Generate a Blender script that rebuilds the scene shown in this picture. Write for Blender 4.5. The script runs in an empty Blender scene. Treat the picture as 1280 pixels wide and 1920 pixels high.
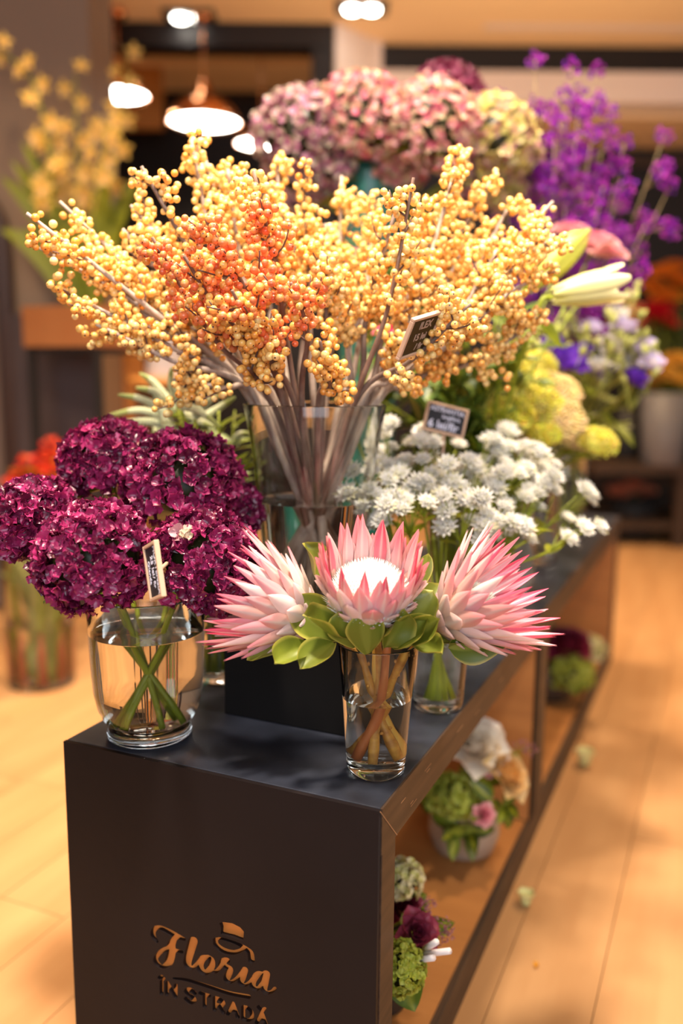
import bpy, math, random
import numpy as np
from mathutils import Vector, Matrix, Quaternion

R = random.Random(7)
S = bpy.context.scene
COL = S.collection
PI = math.pi
V = Vector

# ------------------------------------------------------------------ camera
FPX = 1641.94
PITCH, YAW, ROLL = 0.158352555, -0.416419174, 0.00811540471
CAM = V((0.318761389, -0.827230220, 0.969839126))
_f = V((math.sin(YAW)*math.cos(PITCH), math.cos(YAW)*math.cos(PITCH), -math.sin(PITCH)))
_r = V((math.cos(YAW), -math.sin(YAW), 0))
_u = _r.cross(_f)
F = _f
RT = math.cos(ROLL)*_r + math.sin(ROLL)*_u
UP = -math.sin(ROLL)*_r + math.cos(ROLL)*_u
cd = bpy.data.cameras.new('camera')
cam = bpy.data.objects.new('camera', cd); COL.objects.link(cam)
cam.matrix_world = Matrix(((RT.x, UP.x, -F.x, CAM.x), (RT.y, UP.y, -F.y, CAM.y), (RT.z, UP.z, -F.z, CAM.z), (0, 0, 0, 1)))
cd.sensor_fit = 'VERTICAL'; cd.sensor_height = 36; cd.sensor_width = 24
cd.lens = FPX/1920*36
cd.clip_start = 0.05
cd.dof.use_dof = True; cd.dof.focus_distance = 1.02; cd.dof.aperture_fstop = 1.5
S.camera = cam

def at(x, y, d):            # a pixel of the 1280x1920 photograph at a depth, as a point of the room
    return CAM + d*(F + RT*((x-640)/FPX) + UP*((960-y)/FPX))
def on_z(x, y, z):
    dd = F + RT*((x-640)/FPX) + UP*((960-y)/FPX)
    return CAM + dd*((z-CAM.z)/dd.z)
def px(p):
    d = V(p)-CAM; z = d.dot(F)
    return (640+FPX*d.dot(RT)/z, 960-FPX*d.dot(UP)/z)
UH = V((math.cos(YAW), -math.sin(YAW), 0)); VH = V((math.sin(YAW), math.cos(YAW), 0))
def room(u, v, z):          # the shop's own axes: u across, v deep, z up
    return V((CAM.x, CAM.y, 0)) + UH*u + VH*v + V((0, 0, z))

# ------------------------------------------------------------------ world, lights, exposure
S.view_settings.view_transform = 'Standard'; S.view_settings.look = 'None'
S.view_settings.gamma = 1; S.view_settings.use_curve_mapping = False
S.view_settings.exposure = 0.9
w = bpy.data.worlds.new('world'); S.world = w; w.use_nodes = True
w.node_tree.nodes['Background'].inputs[0].default_value = (1.0, 0.86, 0.74, 1)
w.node_tree.nodes['Background'].inputs[1].default_value = 0.21
S.cycles.max_bounces = 14; S.cycles.transmission_bounces = 12; S.cycles.transparent_max_bounces = 12
S.cycles.diffuse_bounces = 3; S.cycles.glossy_bounces = 4
S.cycles.use_denoising = True
S.cycles.sample_clamp_indirect = 6

def lamp(name, kind, loc, power, col, target=None, **kw):
    l = bpy.data.lights.new(name, kind); l.energy = power; l.color = col
    for k, v in kw.items(): setattr(l, k, v)
    o = bpy.data.objects.new(name, l); COL.objects.link(o); o.location = loc
    if target is not None:
        o.rotation_euler = (V(target)-V(loc)).to_track_quat('-Z', 'Y').to_euler()
    return o
WARM = (1.0, 0.70, 0.40); SOFT = (1.0, 0.86, 0.70); DAY = (0.80, 0.88, 1.0)
# the shop front behind the camera, daylight
lamp('shop_window_light', 'AREA', (1.7, -3.4, 1.9), 58, DAY, (-0.2, 0.5, 0.8), shape='RECTANGLE', size=3.2, size_y=2.2)
# ceiling lamps, with a narrow one added to brighten the shaded astrantia
for (u, v, p, c, tu, tv) in ((-0.30, 0.55, 86, SOFT, -0.15, 1.15), (0.15, 1.5, 74, SOFT, 0.0, 1.55), (0.85, 0.55, 42, SOFT, -0.05, 1.35), (1.3, 1.9, 32, WARM, 1.2, 2.1),
                             (1.25, 3.2, 46, WARM, 1.1, 3.2), (-1.3, 1.3, 52, WARM, -1.4, 1.5), (-1.0, 2.6, 26, WARM, -1.2, 2.8),
                             (0.2, 3.2, 42, WARM, 0.1, 2.9), (-0.9, 5.7, 55, WARM, -0.9, 6.0), (1.0, 4.3, 40, WARM, 1.0, 5.0)):
    lamp('ceiling_spot', 'SPOT', room(u, v, 2.66), p*2.0, c, room(tu, tv, 0.9 if u == 0.85 else 0.4), spot_size=0.75 if u == 0.85 else 1.9, spot_blend=0.9, shadow_soft_size=0.09)

lamp('ceiling_fill', 'AREA', room(0.75, 4.2, 1.75), 5, WARM, room(0.75, 4.45, 2.75), shape='RECTANGLE', size=2.2, size_y=0.2)  # unseen upward fill lamp added to brighten the ceiling

# ------------------------------------------------------------------ materials
def mat(name, base, rough=0.5, var=0.0, hue=None, attr=False, metal=0.0, trans=0.0, spec=0.5, coat=0.0, transl=0.0, noise=None, bump=0.0, bscale=60, emit=None, ior=1.45):
    m = bpy.data.materials.new(name); m.use_nodes = True
    nt = m.node_tree; N = nt.nodes; L = nt.links
    b = N['Principled BSDF']; out = N['Material Output']
    b.inputs['Roughness'].default_value = rough; b.inputs['Metallic'].default_value = metal
    b.inputs['Transmission Weight'].default_value = trans; b.inputs['IOR'].default_value = ior
    b.inputs['Specular IOR Level'].default_value = spec; b.inputs['Coat Weight'].default_value = coat
    c = None
    if attr:
        a = N.new('ShaderNodeAttribute'); a.attribute_name = 'Col'; c = a.outputs['Color']
    else:
        rgb = N.new('ShaderNodeRGB'); rgb.outputs[0].default_value = (*base, 1); c = rgb.outputs[0]
    if hue is not None:      # every copy has its own colour between base and hue
        oi = N.new('ShaderNodeObjectInfo'); mx = N.new('ShaderNodeMixRGB')
        L.new(oi.outputs['Random'], mx.inputs[0]); L.new(c, mx.inputs[1]); mx.inputs[2].default_value = (*hue, 1); c = mx.outputs[0]
    if noise is not None:
        sc, amt, c2 = noise
        tc = N.new('ShaderNodeTexCoord'); nz = N.new('ShaderNodeTexNoise'); nz.inputs['Scale'].default_value = 1.0; nz.inputs['Detail'].default_value = 4
        mp = N.new('ShaderNodeMapping'); L.new(tc.outputs['Object'], mp.inputs[0])
        mp.inputs['Scale'].default_value = sc if hasattr(sc, '__len__') else (sc, sc, sc)
        L.new(mp.outputs[0], nz.inputs['Vector'])
        rp = N.new('ShaderNodeMapRange'); rp.inputs[1].default_value = 0.35; rp.inputs[2].default_value = 0.68; rp.inputs[4].default_value = amt
        L.new(nz.outputs[0], rp.inputs[0])
        mx = N.new('ShaderNodeMixRGB'); L.new(rp.outputs[0], mx.inputs[0]); L.new(c, mx.inputs[1]); mx.inputs[2].default_value = (*c2, 1); c = mx.outputs[0]
    if var:
        oi = N.new('ShaderNodeObjectInfo'); hs = N.new('ShaderNodeHueSaturation')
        mr = N.new('ShaderNodeMapRange'); mr.inputs[3].default_value = 1-var; mr.inputs[4].default_value = 1+var
        L.new(oi.outputs['Random'], mr.inputs[0]); L.new(mr.outputs[0], hs.inputs['Value']); L.new(c, hs.inputs['Color']); c = hs.outputs[0]
    L.new(c, b.inputs['Base Color'])
    if bump:
        nz = N.new('ShaderNodeTexNoise'); nz.inputs['Scale'].default_value = bscale; bp = N.new('ShaderNodeBump'); bp.inputs['Strength'].default_value = bump
        bp.inputs['Distance'].default_value = 0.002
        tc = N.new('ShaderNodeTexCoord'); L.new(tc.outputs['Object'], nz.inputs['Vector'])
        L.new(nz.outputs[0], bp.inputs['Height']); L.new(bp.outputs[0], b.inputs['Normal'])
    if emit:
        b.inputs['Emission Color'].default_value = (*emit[0], 1); b.inputs['Emission Strength'].default_value = emit[1]
    if transl:
        t = N.new('ShaderNodeBsdfTranslucent'); L.new(c, t.inputs[0]); ms = N.new('ShaderNodeMixShader'); ms.inputs[0].default_value = transl
        L.new(b.outputs[0], ms.inputs[1]); L.new(t.outputs[0], ms.inputs[2]); L.new(ms.outputs[0], out.inputs[0])
    return m

M = {}
M['dark_wood'] = mat('dark_stained_wood', (0.012, 0.008, 0.008), 0.5, spec=0.18, noise=((3, 3, 9), 0.6, (0.018, 0.013, 0.014)), bump=0.1)
M['top_wood'] = mat('dark_top_daylight_tint', (0.012, 0.013, 0.019), 0.40, noise=((9, 9, 9), 0.9, (0.040, 0.046, 0.068)), bump=0.1)  # bluish daylight sheen is mixed into the dark base colour
M['dark_edge'] = mat('dark_wood_edge', (0.040, 0.024, 0.016), 0.5, spec=0.35, noise=((70, 5, 70), 0.85, (0.085, 0.048, 0.027)))
M['lining'] = mat('orange_wood_lining', (0.48, 0.20, 0.055), 0.5, noise=((3, 20, 20), 0.7, (0.34, 0.13, 0.035)))
M['logo'] = mat('copper_orange_backing', (0.62, 0.21, 0.045), 0.45, noise=((30, 30, 60), 0.5, (0.52, 0.16, 0.03)))
M['black_box'] = mat('matt_black_board', (0.006, 0.005, 0.005), 0.6, spec=0.2)
M['plank'] = mat('oak_plank', (0.50, 0.27, 0.115), 0.58, var=0.08, spec=0.35, noise=((14, 1.6, 14), 0.8, (0.41, 0.20, 0.076)))
M['glass'] = mat('clear_glass', (0.97, 0.99, 0.97), 0.0, trans=1.0, ior=1.45)
M['water'] = mat('clear_water', (0.97, 0.98, 0.96), 0.0, trans=1.0, ior=1.33)
M['wetted'] = mat('water_against_glass', (0.98, 0.985, 0.97), 0.0, trans=1.0, ior=1.33/1.45)
M['stem'] = mat('green_stem', (0.25, 0.29, 0.015), 0.45, var=0.2, transl=0.15)
M['pale_stem'] = mat('pale_green_stem', (0.42, 0.44, 0.10), 0.45, var=0.2, transl=0.15)
M['leaf'] = mat('green_leaf', (0.105, 0.16, 0.022), 0.4, attr=True, var=0.25, transl=0.25)
M['petal'] = mat('petal', (1, 1, 1), 0.5, attr=True, var=0.12, transl=0.3)
M['bract'] = mat('protea_bract', (1, 1, 1), 0.42, attr=True, var=0.08, transl=0.22)
M['hyd'] = mat('burgundy_petal', (0.085, 0.004, 0.026), 0.30, hue=(0.42, 0.028, 0.14), spec=0.65, transl=0.12)
M['hyd_pale'] = mat('faded_petal', (0.65, 0.30, 0.36), 0.4, hue=(0.70, 0.62, 0.42), transl=0.2)
M['bark'] = mat('grey_bark', (0.23, 0.165, 0.13), 0.7, noise=((80, 80, 30), 0.9, (0.12, 0.075, 0.06)), bump=0.3, bscale=150)
M['bark_pale'] = mat('pale_grey_bark', (0.50, 0.40, 0.32), 0.7, noise=((80, 80, 30), 0.9, (0.25, 0.18, 0.15)), bump=0.3, bscale=150)
M['bark_brown'] = mat('brown_bark', (0.15, 0.075, 0.05), 0.7, noise=((80, 80, 30), 0.9, (0.24, 0.15, 0.11)), bump=0.3, bscale=150)
M['twig'] = mat('dark_twig', (0.13, 0.07, 0.055), 0.7)
M['protea_stem'] = mat('protea_stem', (0.58, 0.30, 0.045), 0.5, noise=((60, 60, 90), 1.0, (0.34, 0.13, 0.025)), bump=0.3, bscale=120)

def berry_mat(name, a, b):
    m = mat(name, a, 0.2, hue=b, spec=0.8, transl=0.05)
    nt = m.node_tree; N = nt.nodes; L = nt.links
    bs = N['Principled BSDF']; src = bs.inputs['Base Color'].links[0].from_socket
    tc = N.new('ShaderNodeTexCoord'); sp = N.new('ShaderNodeSeparateXYZ'); L.new(tc.outputs['Object'], sp.inputs[0])
    gt = N.new('ShaderNodeMath'); gt.operation = 'GREATER_THAN'; gt.inputs[1].default_value = 0.965
    L.new(sp.outputs[2], gt.inputs[0])
    mr = N.new('ShaderNodeMapRange'); mr.inputs[1].default_value = 0.2; mr.inputs[2].default_value = 1.0; mr.inputs[4].default_value = 0.45
    L.new(sp.outputs[2], mr.inputs[0])
    m1 = N.new('ShaderNodeMixRGB'); L.new(mr.outputs[0], m1.inputs[0]); L.new(src, m1.inputs[1]); m1.inputs[2].default_value = (b[0], b[1]*0.7, b[2]*0.6, 1)
    m2 = N.new('ShaderNodeMixRGB'); L.new(gt.outputs[0], m2.inputs[0]); L.new(m1.outputs[0], m2.inputs[1]); m2.inputs[2].default_value = (0.06, 0.02, 0.01, 1)
    L.new(m2.outputs[0], bs.inputs['Base Color'])
    return m
M['berry'] = berry_mat('yellow_berry', (0.95, 0.73, 0.30), (0.93, 0.54, 0.13))
M['berry_amber'] = berry_mat('amber_berry', (0.93, 0.58, 0.16), (0.88, 0.36, 0.055))
M['berry_orange'] = berry_mat('orange_berry', (0.92, 0.38, 0.12), (0.84, 0.15, 0.055))

# ------------------------------------------------------------------ mesh helpers
class MB:
    def __init__(s): s.v = []; s.f = []; s.m = []; s.c = []
    def add(s, vs, fs, mi=0, col=None):
        o = len(s.v); s.v += [tuple(p) for p in vs]; s.f += [tuple(i+o for i in q) for q in fs]; s.m += [mi]*len(fs)
        if col is None: col = (1, 1, 1)
        s.c += (list(col) if hasattr(col[0], '__len__') else [col]*len(vs))
    def tube(s, pts, rad, n=8, mi=0, col=None, caps=True):
        pts = [V(p) for p in pts]; k = len(pts)
        if not hasattr(rad, '__len__'): rad = [rad]*k
        vs = []; fs = []; ref = None
        for i, p in enumerate(pts):
            t = (pts[min(i+1, k-1)]-pts[max(i-1, 0)]).normalized()
            if ref is None: ref = t.orthogonal().normalized()
            a = (ref - t*ref.dot(t)).normalized(); ref = a; b = t.cross(a)
            for j in range(n):
                an = 2*PI*j/n; vs.append(p + (a*math.cos(an)+b*math.sin(an))*rad[i])
        for i in range(k-1):
            for j in range(n):
                j2 = (j+1) % n; fs.append((i*n+j, i*n+j2, (i+1)*n+j2, (i+1)*n+j))
        if caps: fs.append(tuple(range(n))[::-1]); fs.append(tuple((k-1)*n+j for j in range(n)))
        s.add(vs, fs, mi, col)
    def lathe(s, prof, n=40, mi=0, c=(0, 0, 0), col=None):
        vs = []; fs = []; idx = []
        for (r, z) in prof:
            if r < 1e-6: idx.append([len(vs)]); vs.append((c[0], c[1], c[2]+z))
            else:
                idx.append(list(range(len(vs), len(vs)+n)))
                for j in range(n): vs.append((c[0]+r*math.cos(2*PI*j/n), c[1]+r*math.sin(2*PI*j/n), c[2]+z))
        for a, b in zip(idx, idx[1:]):
            for j in range(n):
                j2 = (j+1) % n
                if len(a) == 1 and len(b) == 1: continue
                if len(a) == 1: fs.append((a[0], b[j2], b[j]))
                elif len(b) == 1: fs.append((a[j], a[j2], b[0]))
                else: fs.append((a[j], a[j2], b[j2], b[j]))
        s.add(vs, fs, mi, col)
    def grid(s, fn, nu, nv, mi=0):
        vs = []; cs = []; fs = []
        for i in range(nu):
            for j in range(nv):
                p, c = fn(i/(nu-1), j/(nv-1)); vs.append(p); cs.append(c)
        for i in range(nu-1):
            for j in range(nv-1): fs.append((i*nv+j, (i+1)*nv+j, (i+1)*nv+j+1, i*nv+j+1))
        s.add(vs, fs, mi, cs)
    def box(s, a, b, mi=0, col=None):
        x0, y0, z0 = a; x1, y1, z1 = b
        vs = [(x0, y0, z0), (x1, y0, z0), (x1, y1, z0), (x0, y1, z0), (x0, y0, z1), (x1, y0, z1), (x1, y1, z1), (x0, y1, z1)]
        s.add(vs, [(0, 3, 2, 1), (4, 5, 6, 7), (0, 1, 5, 4), (1, 2, 6, 5), (2, 3, 7, 6), (3, 0, 4, 7)], mi, col)
    def hexa(s, p, mi=0): s.add(p, [(0, 3, 2, 1), (4, 5, 6, 7), (0, 1, 5, 4), (1, 2, 6, 5), (2, 3, 7, 6), (3, 0, 4, 7)], mi)
    def ball(s, c, r, mi=0, col=None, sq=1.0, ax=None):
        vs, fs = ICO1
        c = V(c)
        s.add([c + V((x*r, y*r, z*r*sq)) for x, y, z in vs], fs, mi, col)
    def mesh(s, name, mats, smooth=True):
        me = bpy.data.meshes.new(name); me.from_pydata(s.v, [], s.f)
        for m in (mats if isinstance(mats, (list, tuple)) else [mats]): me.materials.append(m)
        if len(me.materials) > 1: me.polygons.foreach_set('material_index', s.m)
        if smooth: me.polygons.foreach_set('use_smooth', [True]*len(s.f))
        ca = me.color_attributes.new('Col', 'FLOAT_COLOR', 'POINT')
        ca.data.foreach_set('color', np.array([(c[0], c[1], c[2], 1.0) for c in s.c], dtype=np.float32).ravel())
        me.update(); return me
def _ico(sub):
    t = (1+5**.5)/2
    vs = [V(p).normalized() for p in ((-1, t, 0), (1, t, 0), (-1, -t, 0), (1, -t, 0), (0, -1, t), (0, 1, t), (0, -1, -t), (0, 1, -t), (t, 0, -1), (t, 0, 1), (-t, 0, -1), (-t, 0, 1))]
    fs = [(0, 11, 5), (0, 5, 1), (0, 1, 7), (0, 7, 10), (0, 10, 11), (1, 5, 9), (5, 11, 4), (11, 10, 2), (10, 7, 6), (7, 1, 8), (3, 9, 4), (3, 4, 2), (3, 2, 6), (3, 6, 8), (3, 8, 9), (4, 9, 5), (2, 4, 11), (6, 2, 10), (8, 6, 7), (9, 8, 1)]
    for _ in range(sub):
        mid = {}; nf = []
        def m(a, b):
            k = (min(a, b), max(a, b))
            if k not in mid: mid[k] = len(vs); vs.append(((vs[a]+vs[b])/2).normalized())
            return mid[k]
        for a, b, c in fs:
            x, y, z = m(a, b), m(b, c), m(c, a); nf += [(a, x, z), (b, y, x), (c, z, y), (x, y, z)]
        fs = nf
    return vs, fs
ICO0 = _ico(0); ICO1 = _ico(1); ICO2 = _ico(2)

def thing(name, label, cat, loc=(0, 0, 0), group=None, rot=None):
    o = bpy.data.objects.new(name, None); COL.objects.link(o); o.empty_display_size = 0.02
    o.location = loc
    if rot is not None: o.matrix_basis = Matrix.Translation(V(loc)) @ rot.to_4x4()
    o['label'] = label; o['category'] = cat
    if group: o['group'] = group
    return o
def part(name, me, parent, mtx=None, label=None, kind=None):
    o = bpy.data.objects.new(name, me); COL.objects.link(o); o.parent = parent
    if mtx is not None: o.matrix_basis = mtx
    if label: o['label'] = label
    if kind: o['kind'] = kind
    return o
def struct(name, me, label=None):
    o = bpy.data.objects.new(name, me); COL.objects.link(o); o['kind'] = 'structure'
    if label: o['label'] = label
    return o
def bevel(o, wd=0.002, seg=2):
    b = o.modifiers.new('bevel', 'BEVEL'); b.width = wd; b.segments = seg; b.limit_method = 'ANGLE'; return o
def frame(z, yhint):         # rotation with local Z along z and local Y as near yhint as it can be
    z = V(z).normalized(); y = V(yhint); y = y - z*y.dot(z)
    if y.length < 1e-5: y = z.orthogonal()
    y.normalize(); x = y.cross(z)
    return Matrix((x, y, z)).transposed()
def TR(loc, rot=None, sc=1.0):
    m = Matrix.Translation(V(loc))
    if rot is not None: m = m @ rot.to_4x4()
    if sc != 1.0: m = m @ Matrix.Diagonal((sc, sc, sc, 1) if not hasattr(sc, '__len__') else (*sc, 1))
    return m
def rnd(a, b): return R.uniform(a, b)
def rdir():
    z = rnd(-1, 1); a = rnd(0, 2*PI); q = math.sqrt(1-z*z); return V((q*math.cos(a), q*math.sin(a), z))
def bez(p0, p1, p2, n):
    p0, p1, p2 = V(p0), V(p1), V(p2)
    return [p0*(1-t)**2 + p1*2*t*(1-t) + p2*t*t for t in [i/(n-1) for i in range(n)]]
def poly(pts, n):            # smooth path through points (Catmull-Rom)
    pts = [V(p) for p in pts]; P = [pts[0]*2-pts[1]] + pts + [pts[-1]*2-pts[-2]]
    out = []; k = len(pts)-1
    for i in range(n):
        t = i/(n-1)*k; s = min(int(t), k-1); u = t-s
        a, b, c, d = P[s:s+4]
        out.append(0.5*((2*b) + (c-a)*u + (2*a-5*b+4*c-d)*u*u + (3*b-a-3*c+d)*u**3))
    return out
ORD = 'first second third fourth fifth sixth seventh eighth ninth tenth eleventh twelfth thirteenth fourteenth fifteenth sixteenth seventeenth eighteenth nineteenth twentieth'.split()
for t_, n_ in (('twenty', 20), ('thirty', 30), ('forty', 40)):
    if n_ > 20: ORD.append({30: 'thirtieth', 40: 'fortieth'}[n_])
    for e_ in ORD[:9]: ORD.append(t_+'-'+e_)
def label_row(items, fmt, last=None):      # items: (object, pixel x); labelled in their order from the left
    for i, (o, _) in enumerate(sorted(items, key=lambda q: q[1])):
        o['label'] = fmt.format('leftmost' if i == 0 else ORD[i]+' from the left')

# ---- leaves and petals (length along Z, width along X, face +Y)
PROF = {'ovate': lambda t: math.sin(PI*min(1, t**0.75))**0.8, 'lance': lambda t: math.sin(PI*t**0.62)**0.9,
        'obov': lambda t: (max(0.0, math.sin(PI*min(1, (0.06+0.94*t)**1.5))))**0.55, 'strap': lambda t: min(1, t*6+0.3)*max(0.0, (1-t**4))**0.7,
        'bract': lambda t: (0.62+0.38*min(1, t/0.38)**0.8)*(1 if t < 0.38 else max(0.0, 1-((t-0.38)/0.62)**1.7)), 'round': lambda t: max(0.0, math.sin(PI*(0.10+0.90*t)))**0.5}
def blade(mb, L, W, prof='ovate', cup=0.1, droop=0.0, base=(1, 1, 1), tip=None, rim=None, nu=5, nv=8, wave=0.0, mtx=None, mi=0, mid=None, ph=0.0, rimw=0.8):
    pf = PROF[prof]; tip = tip or base
    def fn(a, t):
        u = a*2-1; wv = pf(t)
        x = u*W/2*wv
        y = cup*W*(u*u)*wv + droop*L*t*t + wave*W*math.sin(t*9+ph+u*1.5)*abs(u)
        c = [b0*(1-t)+b1*t for b0, b1 in zip(base, tip)]
        if rim and (abs(u) > rimw or t > 0.97): c = rim
        if mid and abs(u) < 0.2: c = [0.5*p+0.5*q for p, q in zip(c, mid)]
        p = V((x, y, t*L))
        if mtx is not None: p = mtx @ p
        return p, tuple(c)
    mb.grid(fn, nu, nv, mi)
G_DARK = (0.055, 0.085, 0.008); G_MID = (0.14, 0.18, 0.010); G_OLIVE = (0.27, 0.29, 0.014); G_YEL = (0.46, 0.45, 0.020)
def leaf_mesh(name, L, W, prof='ovate', base=G_MID, tip=None, rim=None, cup=0.12, droop=-0.15, wave=0.03, nu=5, nv=9, m='leaf', mid=None, rimw=0.8):
    mb = MB(); blade(mb, L, W, prof, cup, droop, base, tip, rim, nu, nv, wave, mid=mid, rimw=rimw); return mb.mesh(name, M[m])

# ------------------------------------------------------------------ the room
def room_box(u0, u1, v0, v1, z0, z1):
    mb = MB()
    mb.hexa([room(u0, v0, z0), room(u1, v0, z0), room(u1, v1, z0), room(u0, v1, z0), room(u0, v0, z1), room(u1, v0, z1), room(u1, v1, z1), room(u0, v1, z1)])
    return mb
M['sub'] = mat('dark_subfloor', (0.13, 0.07, 0.03), 0.7)
M['wall_taupe'] = mat('taupe_plaster', (0.25, 0.175, 0.125), 0.75, noise=(1.5, 0.5, (0.22, 0.155, 0.115)), bump=0.1)
M['wall_dark'] = mat('dark_brown_wall', (0.010, 0.006, 0.005), 0.5)
M['plaster'] = mat('warm_white_plaster', (0.80, 0.68, 0.62), 0.8)
M['ceil'] = mat('ceiling_paint', (0.90, 0.66, 0.40), 0.85)
M['black'] = mat('black_slot', (0.008, 0.006, 0.006), 0.5)
M['tan'] = mat('tan_panel', (0.72, 0.44, 0.20), 0.7)
M['orange_wood'] = mat('orange_wood_panel', (0.62, 0.26, 0.06), 0.5, noise=((2, 2, 18), 0.7, (0.46, 0.18, 0.04)))

fl = struct('floor', MB.mesh(room_box(-6, 5, -1.2, 9, -0.05, -0.012), 'floor', M['sub'], False))
PWID, PLEN = 0.15, 1.35
pm = []
for k in range(3):
    mb = MB(); mb.box((0.0008, 0.0008, -0.012), (PWID-0.0008, PLEN*(1, 0.8, 0.62)[k]-0.0008, 0.0), 0)
    pm.append((mb.mesh('plank', M['plank'], False), PLEN*(1, 0.8, 0.62)[k]))
np_ = 0
for i in range(-17, 11):
    y = -0.9 + R.random()*0.9; x = i*PWID+0.04
    while y < 5.75:
        me, ln = R.choice(pm)
        q = V((x, y+ln/2, 0)) - CAM; dpt = q.dot(F)
        xx = 640+FPX*q.dot(RT)/max(dpt, .1)
        if dpt > 0.3 and -1600 < xx < 1900:
            part('plank', me, fl, Matrix.Translation((x, y, 0))); np_ += 1
        y += ln
CZ = 2.75
struct('ceiling', room_box(-6, 5, 0.6, 5.3, CZ, CZ+0.06).mesh('ceiling', M['ceil'], False))
struct('trim_1', room_box(-6, 0.12, 5.6, 9, 2.93, 2.98).mesh('back_ceiling', M['ceil'], False), 'lit ceiling of the back room seen through the dark portal')
# wall on the left, ending at a free edge
struct('wall_left', room_box(-4.4, -0.955, 3.5, 3.85, 0, CZ).mesh('wall_left', M['wall_taupe'], False))
struct('wall_side', room_box(-4.6, -4.4, 0.2, 3.85, 0, CZ).mesh('wall_side', M['wall_taupe'], False))
# dark portal: header and jamb, and the dark wall behind it
struct('trim_2', room_box(-1.6, -0.06, 4.86, 5.02, 2.635, CZ).mesh('portal_header', M['wall_dark'], False), 'dark header beam of the portal')
struct('trim_3', room_box(-0.175, -0.06, 4.87, 5.03, 0, 2.635).mesh('portal_jamb', M['wall_dark'], False), 'dark upright jamb of the portal')
struct('trim_4', room_box(-1.6, -0.06, 5.03, 5.6, 2.80, 2.93).mesh('portal_inner', M['tan'], False), 'tan fascia above the back room')
struct('wall_back', room_box(-4.5, 0.3, 6.6, 6.75, 0, 2.93).mesh('wall_back', M['wall_dark'], False))
struct('trim_5', room_box(-1.9, -1.20, 6.1, 6.16, 2.55, 2.93).mesh('orange_panel', M['orange_wood'], False), 'orange wood panel high in the back room')
# bulkhead on the right with a black slot
def quad_prism(pts, z0, z1):
    mb = MB(); mb.hexa([room(u, v, z0) for u, v in pts] + [room(u, v, z1) for u, v in pts]); return mb
struct('trim_6', quad_prism([(-0.05, 4.85), (0.165, 5.1), (0.165, 5.3), (-0.05, 5.3)], 2.44, CZ).mesh('return', M['plaster'], False), 'angled pinkish return of the bulkhead')
bk = struct('wall_bulkhead', room_box(0.165, 3.6, 5.1, 5.3, 2.44, 2.60).mesh('bulkhead', M['plaster'], False))
struct('trim_7', room_box(0.165, 3.6, 5.16, 5.3, 2.60, CZ).mesh('slot', M['black'], False), 'black ventilation slot along the bulkhead')
struct('trim_8', room_box(0.165, 0.2, 5.1, 5.16, 2.60, CZ).mesh('slot_end', M['plaster'], False), 'plaster end of the black slot')
struct('trim_9', room_box(0.0, 3.6, 5.3, 6.0, 2.42, 2.44).mesh('soffit', M['ceil'], False), 'warm soffit behind the bulkhead')
struct('wall_right', room_box(0.0, 3.8, 6.0, 6.15, 0, 2.44).mesh('wall_right', M['wall_dark'], False))
struct('trim_10', room_box(0.72, 3.0, 4.86, 4.93, 2.745, CZ-0.0003).mesh('ceiling_strip', M['plaster'], False), 'pale flush strip in the ceiling')
# dark door frame lines on the wall at the right
for k, (u0, u1, z0, z1) in enumerate(((1.45, 1.5, 0.0, 2.3), (2.75, 2.8, 0.0, 2.3), (1.45, 2.8, 2.3, 2.36))):
    struct('trim_%d' % (11+k), room_box(u0, u1, 5.95, 6.0, z0, z1).mesh('door_frame', M['dark_edge'], False), 'dark wooden door frame piece on the dark wall')

M['lamp_on'] = mat('lamp_glow', (1, 1, 1), 0.5, emit=((1.0, 0.93, 0.82), 14))
M['copper'] = mat('brushed_copper', (0.85, 0.36, 0.15), 0.22, metal=1.0)
M['dark_metal'] = mat('dark_metal', (0.05, 0.045, 0.045), 0.4, metal=0.6)
# recessed twin downlights
for (x, y, lab) in ((678, 11, 'twin recessed downlight in the ceiling above the pinkish bulkhead corner'), (356, 27, 'twin recessed downlight in the ceiling above the dark portal')):
    c = on_z(x, y, CZ)
    t = thing('downlight', lab, 'ceiling light', c - V((0, 0, 0.004)), 'twin downlights in the ceiling')
    mb = MB(); mb.hexa([UH*a+VH*b+V((0, 0, z)) for z in (-0.012, 0.004) for a, b in ((-.13, -.075), (.13, -.075), (.13, .075), (-.13, .075))])
    part('housing', mb.mesh('housing', M['dark_metal'], False), t)
    mb = MB(); mb.lathe([(0, -0.022), (0.036, -0.022), (0.040, -0.012), (0, -0.012)], 24); me = mb.mesh('bulb', M['lamp_on'])
    for a in (-0.047, 0.047): part('bulb', me, t, Matrix.Translation(UH*a))
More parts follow.
